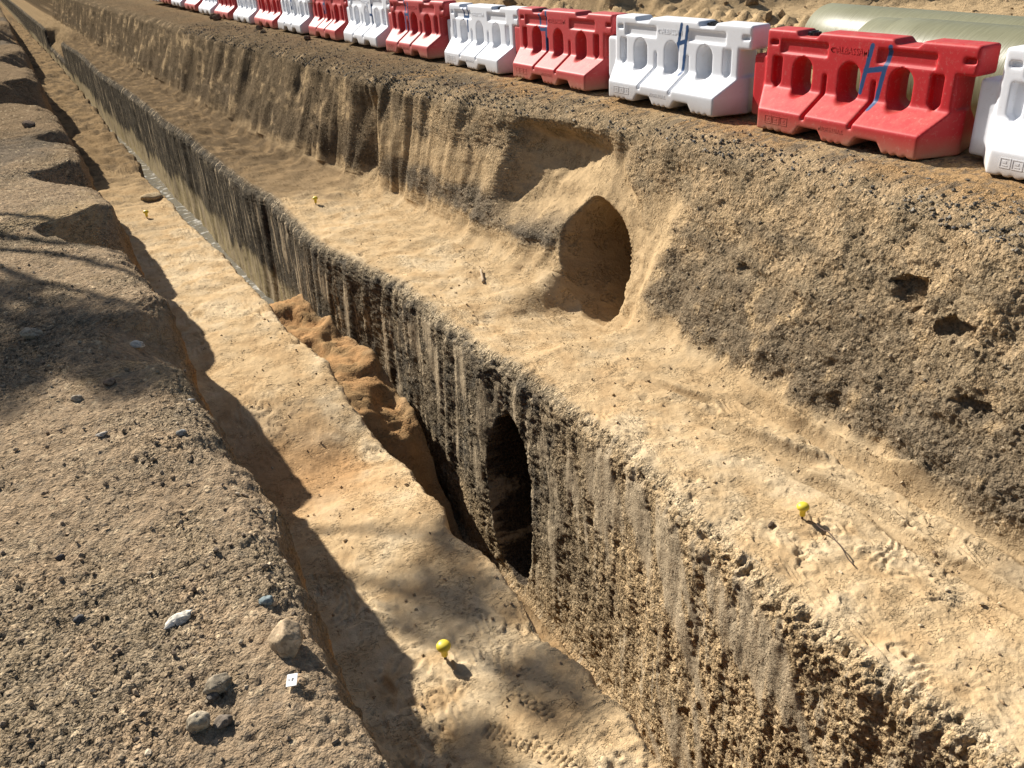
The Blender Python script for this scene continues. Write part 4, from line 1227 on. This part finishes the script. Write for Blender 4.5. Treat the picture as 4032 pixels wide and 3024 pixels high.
# ------------------------------------------------------------------ unseen tree added left of the view; clumps set on sun rays to dapple the bank
M_leaf, n_, p_ = new_mat('leaf'); p_.inputs['Base Color'].default_value = (0.06, 0.10, 0.03, 1); p_.inputs['Roughness'].default_value = 0.6
M_bark, n_, p_ = new_mat('bark'); p_.inputs['Base Color'].default_value = (0.12, 0.085, 0.06, 1); p_.inputs['Roughness'].default_value = 0.95


def tree(label, base_pt, clumps, nleaf, seed):
    r = np.random.default_rng(seed)
    t = empty('added_shade_tree', base_pt); tag(t, label, 'tree')
    top = np.mean([c_[0] for c_ in clumps], axis=0)
    V = []; F = []

    def limb(a, b, ra, rb, n=8, k=7):
        a = np.array(a, float); b = np.array(b, float); d = (b - a) / np.linalg.norm(b - a)
        u_ = np.cross(d, (0.3, 0.2, 1)); u_ /= np.linalg.norm(u_); v_ = np.cross(d, u_)
        o_ = len(V)
        for i in range(k + 1):
            q = i / k
            c_ = a + (b - a) * q + 0.07 * np.linalg.norm(b - a) * (u_ * math.sin(q * 5 + seed) + v_ * math.cos(q * 4)) * q * (1 - q)
            for j in range(n):
                an = 2 * math.pi * j / n
                V.append(c_ + (ra + (rb - ra) * q) * (u_ * math.cos(an) + v_ * math.sin(an)))
        for i in range(k):
            for j in range(n):
                F.append((o_ + i * n + j, o_ + i * n + (j + 1) % n, o_ + (i + 1) * n + (j + 1) % n, o_ + (i + 1) * n + j))
    fork = np.array((0.1, -0.1, top[2] * 0.45))
    limb((0, 0, -0.15), fork, 0.17, 0.12)
    for c_, rad in clumps:
        limb(fork, c_, 0.075, 0.02)
        for q in range(3):
            limb(c_, np.array(c_) + r.normal(size=3) * rad * 0.5, 0.018, 0.006, 5, 3)
    link('trunk', mesh_np('trunk', np.array(V), np.array(F), True, None, M_bark), t)
    P = []
    for c_, rad in clumps:
        n = int(nleaf * rad ** 2)
        p = r.normal(size=(n, 3)); p /= np.linalg.norm(p, axis=1, keepdims=True)
        P.append(np.array(c_) + p * (r.random((n, 1)) ** 0.5) * np.array((rad, rad, rad * 0.6)))
    P = np.concatenate(P); n = len(P)
    a = r.normal(size=(n, 3)); a /= np.linalg.norm(a, axis=1, keepdims=True)
    b = np.cross(a, r.normal(size=(n, 3))); b /= np.linalg.norm(b, axis=1, keepdims=True)
    l = r.uniform(0.03, 0.055, (n, 1)); w = l * 0.45
    Q = np.stack([P - a * l, P + b * w, P + a * l, P - b * w], 1).reshape(-1, 3)
    link('crown', mesh_np('crown', Q, np.arange(4 * n).reshape(-1, 4), False, None, M_leaf), t)


def lit(x, y, z, t):          # the point t metres of height up the sun ray through (x, y, z)
    return np.array((x, y, z)) + np.array(SUN_TO[:]) / SUN_TO.z * t


TB = np.array((-3.0, 12.6, 0.0))
CL = [(lit(x, y, z, h) - TB, rad) for x, y, z, h, rad in [(-0.20, 4.55, 0, 5.6, 0.50), (0.18, 4.15, 0, 6.1, 0.36), (-0.50, 4.1, 0, 5.2, 0.36), (-0.30, 5.3, 0, 5.9, 0.24), (0.1, 3.75, 0, 6.6, 0.22),
      (1.28, 3.30, -1.5, 7.3, 0.36), (1.42, 2.50, -1.5, 6.7, 0.28), (1.55, 3.75, -1.5, 7.9, 0.20), (0.95, 2.35, -1.5, 6.4, 0.18)]]
tree('thin leafy tree added unseen left of the view to shade the left bank', tuple(TB), CL, 4600, 5)
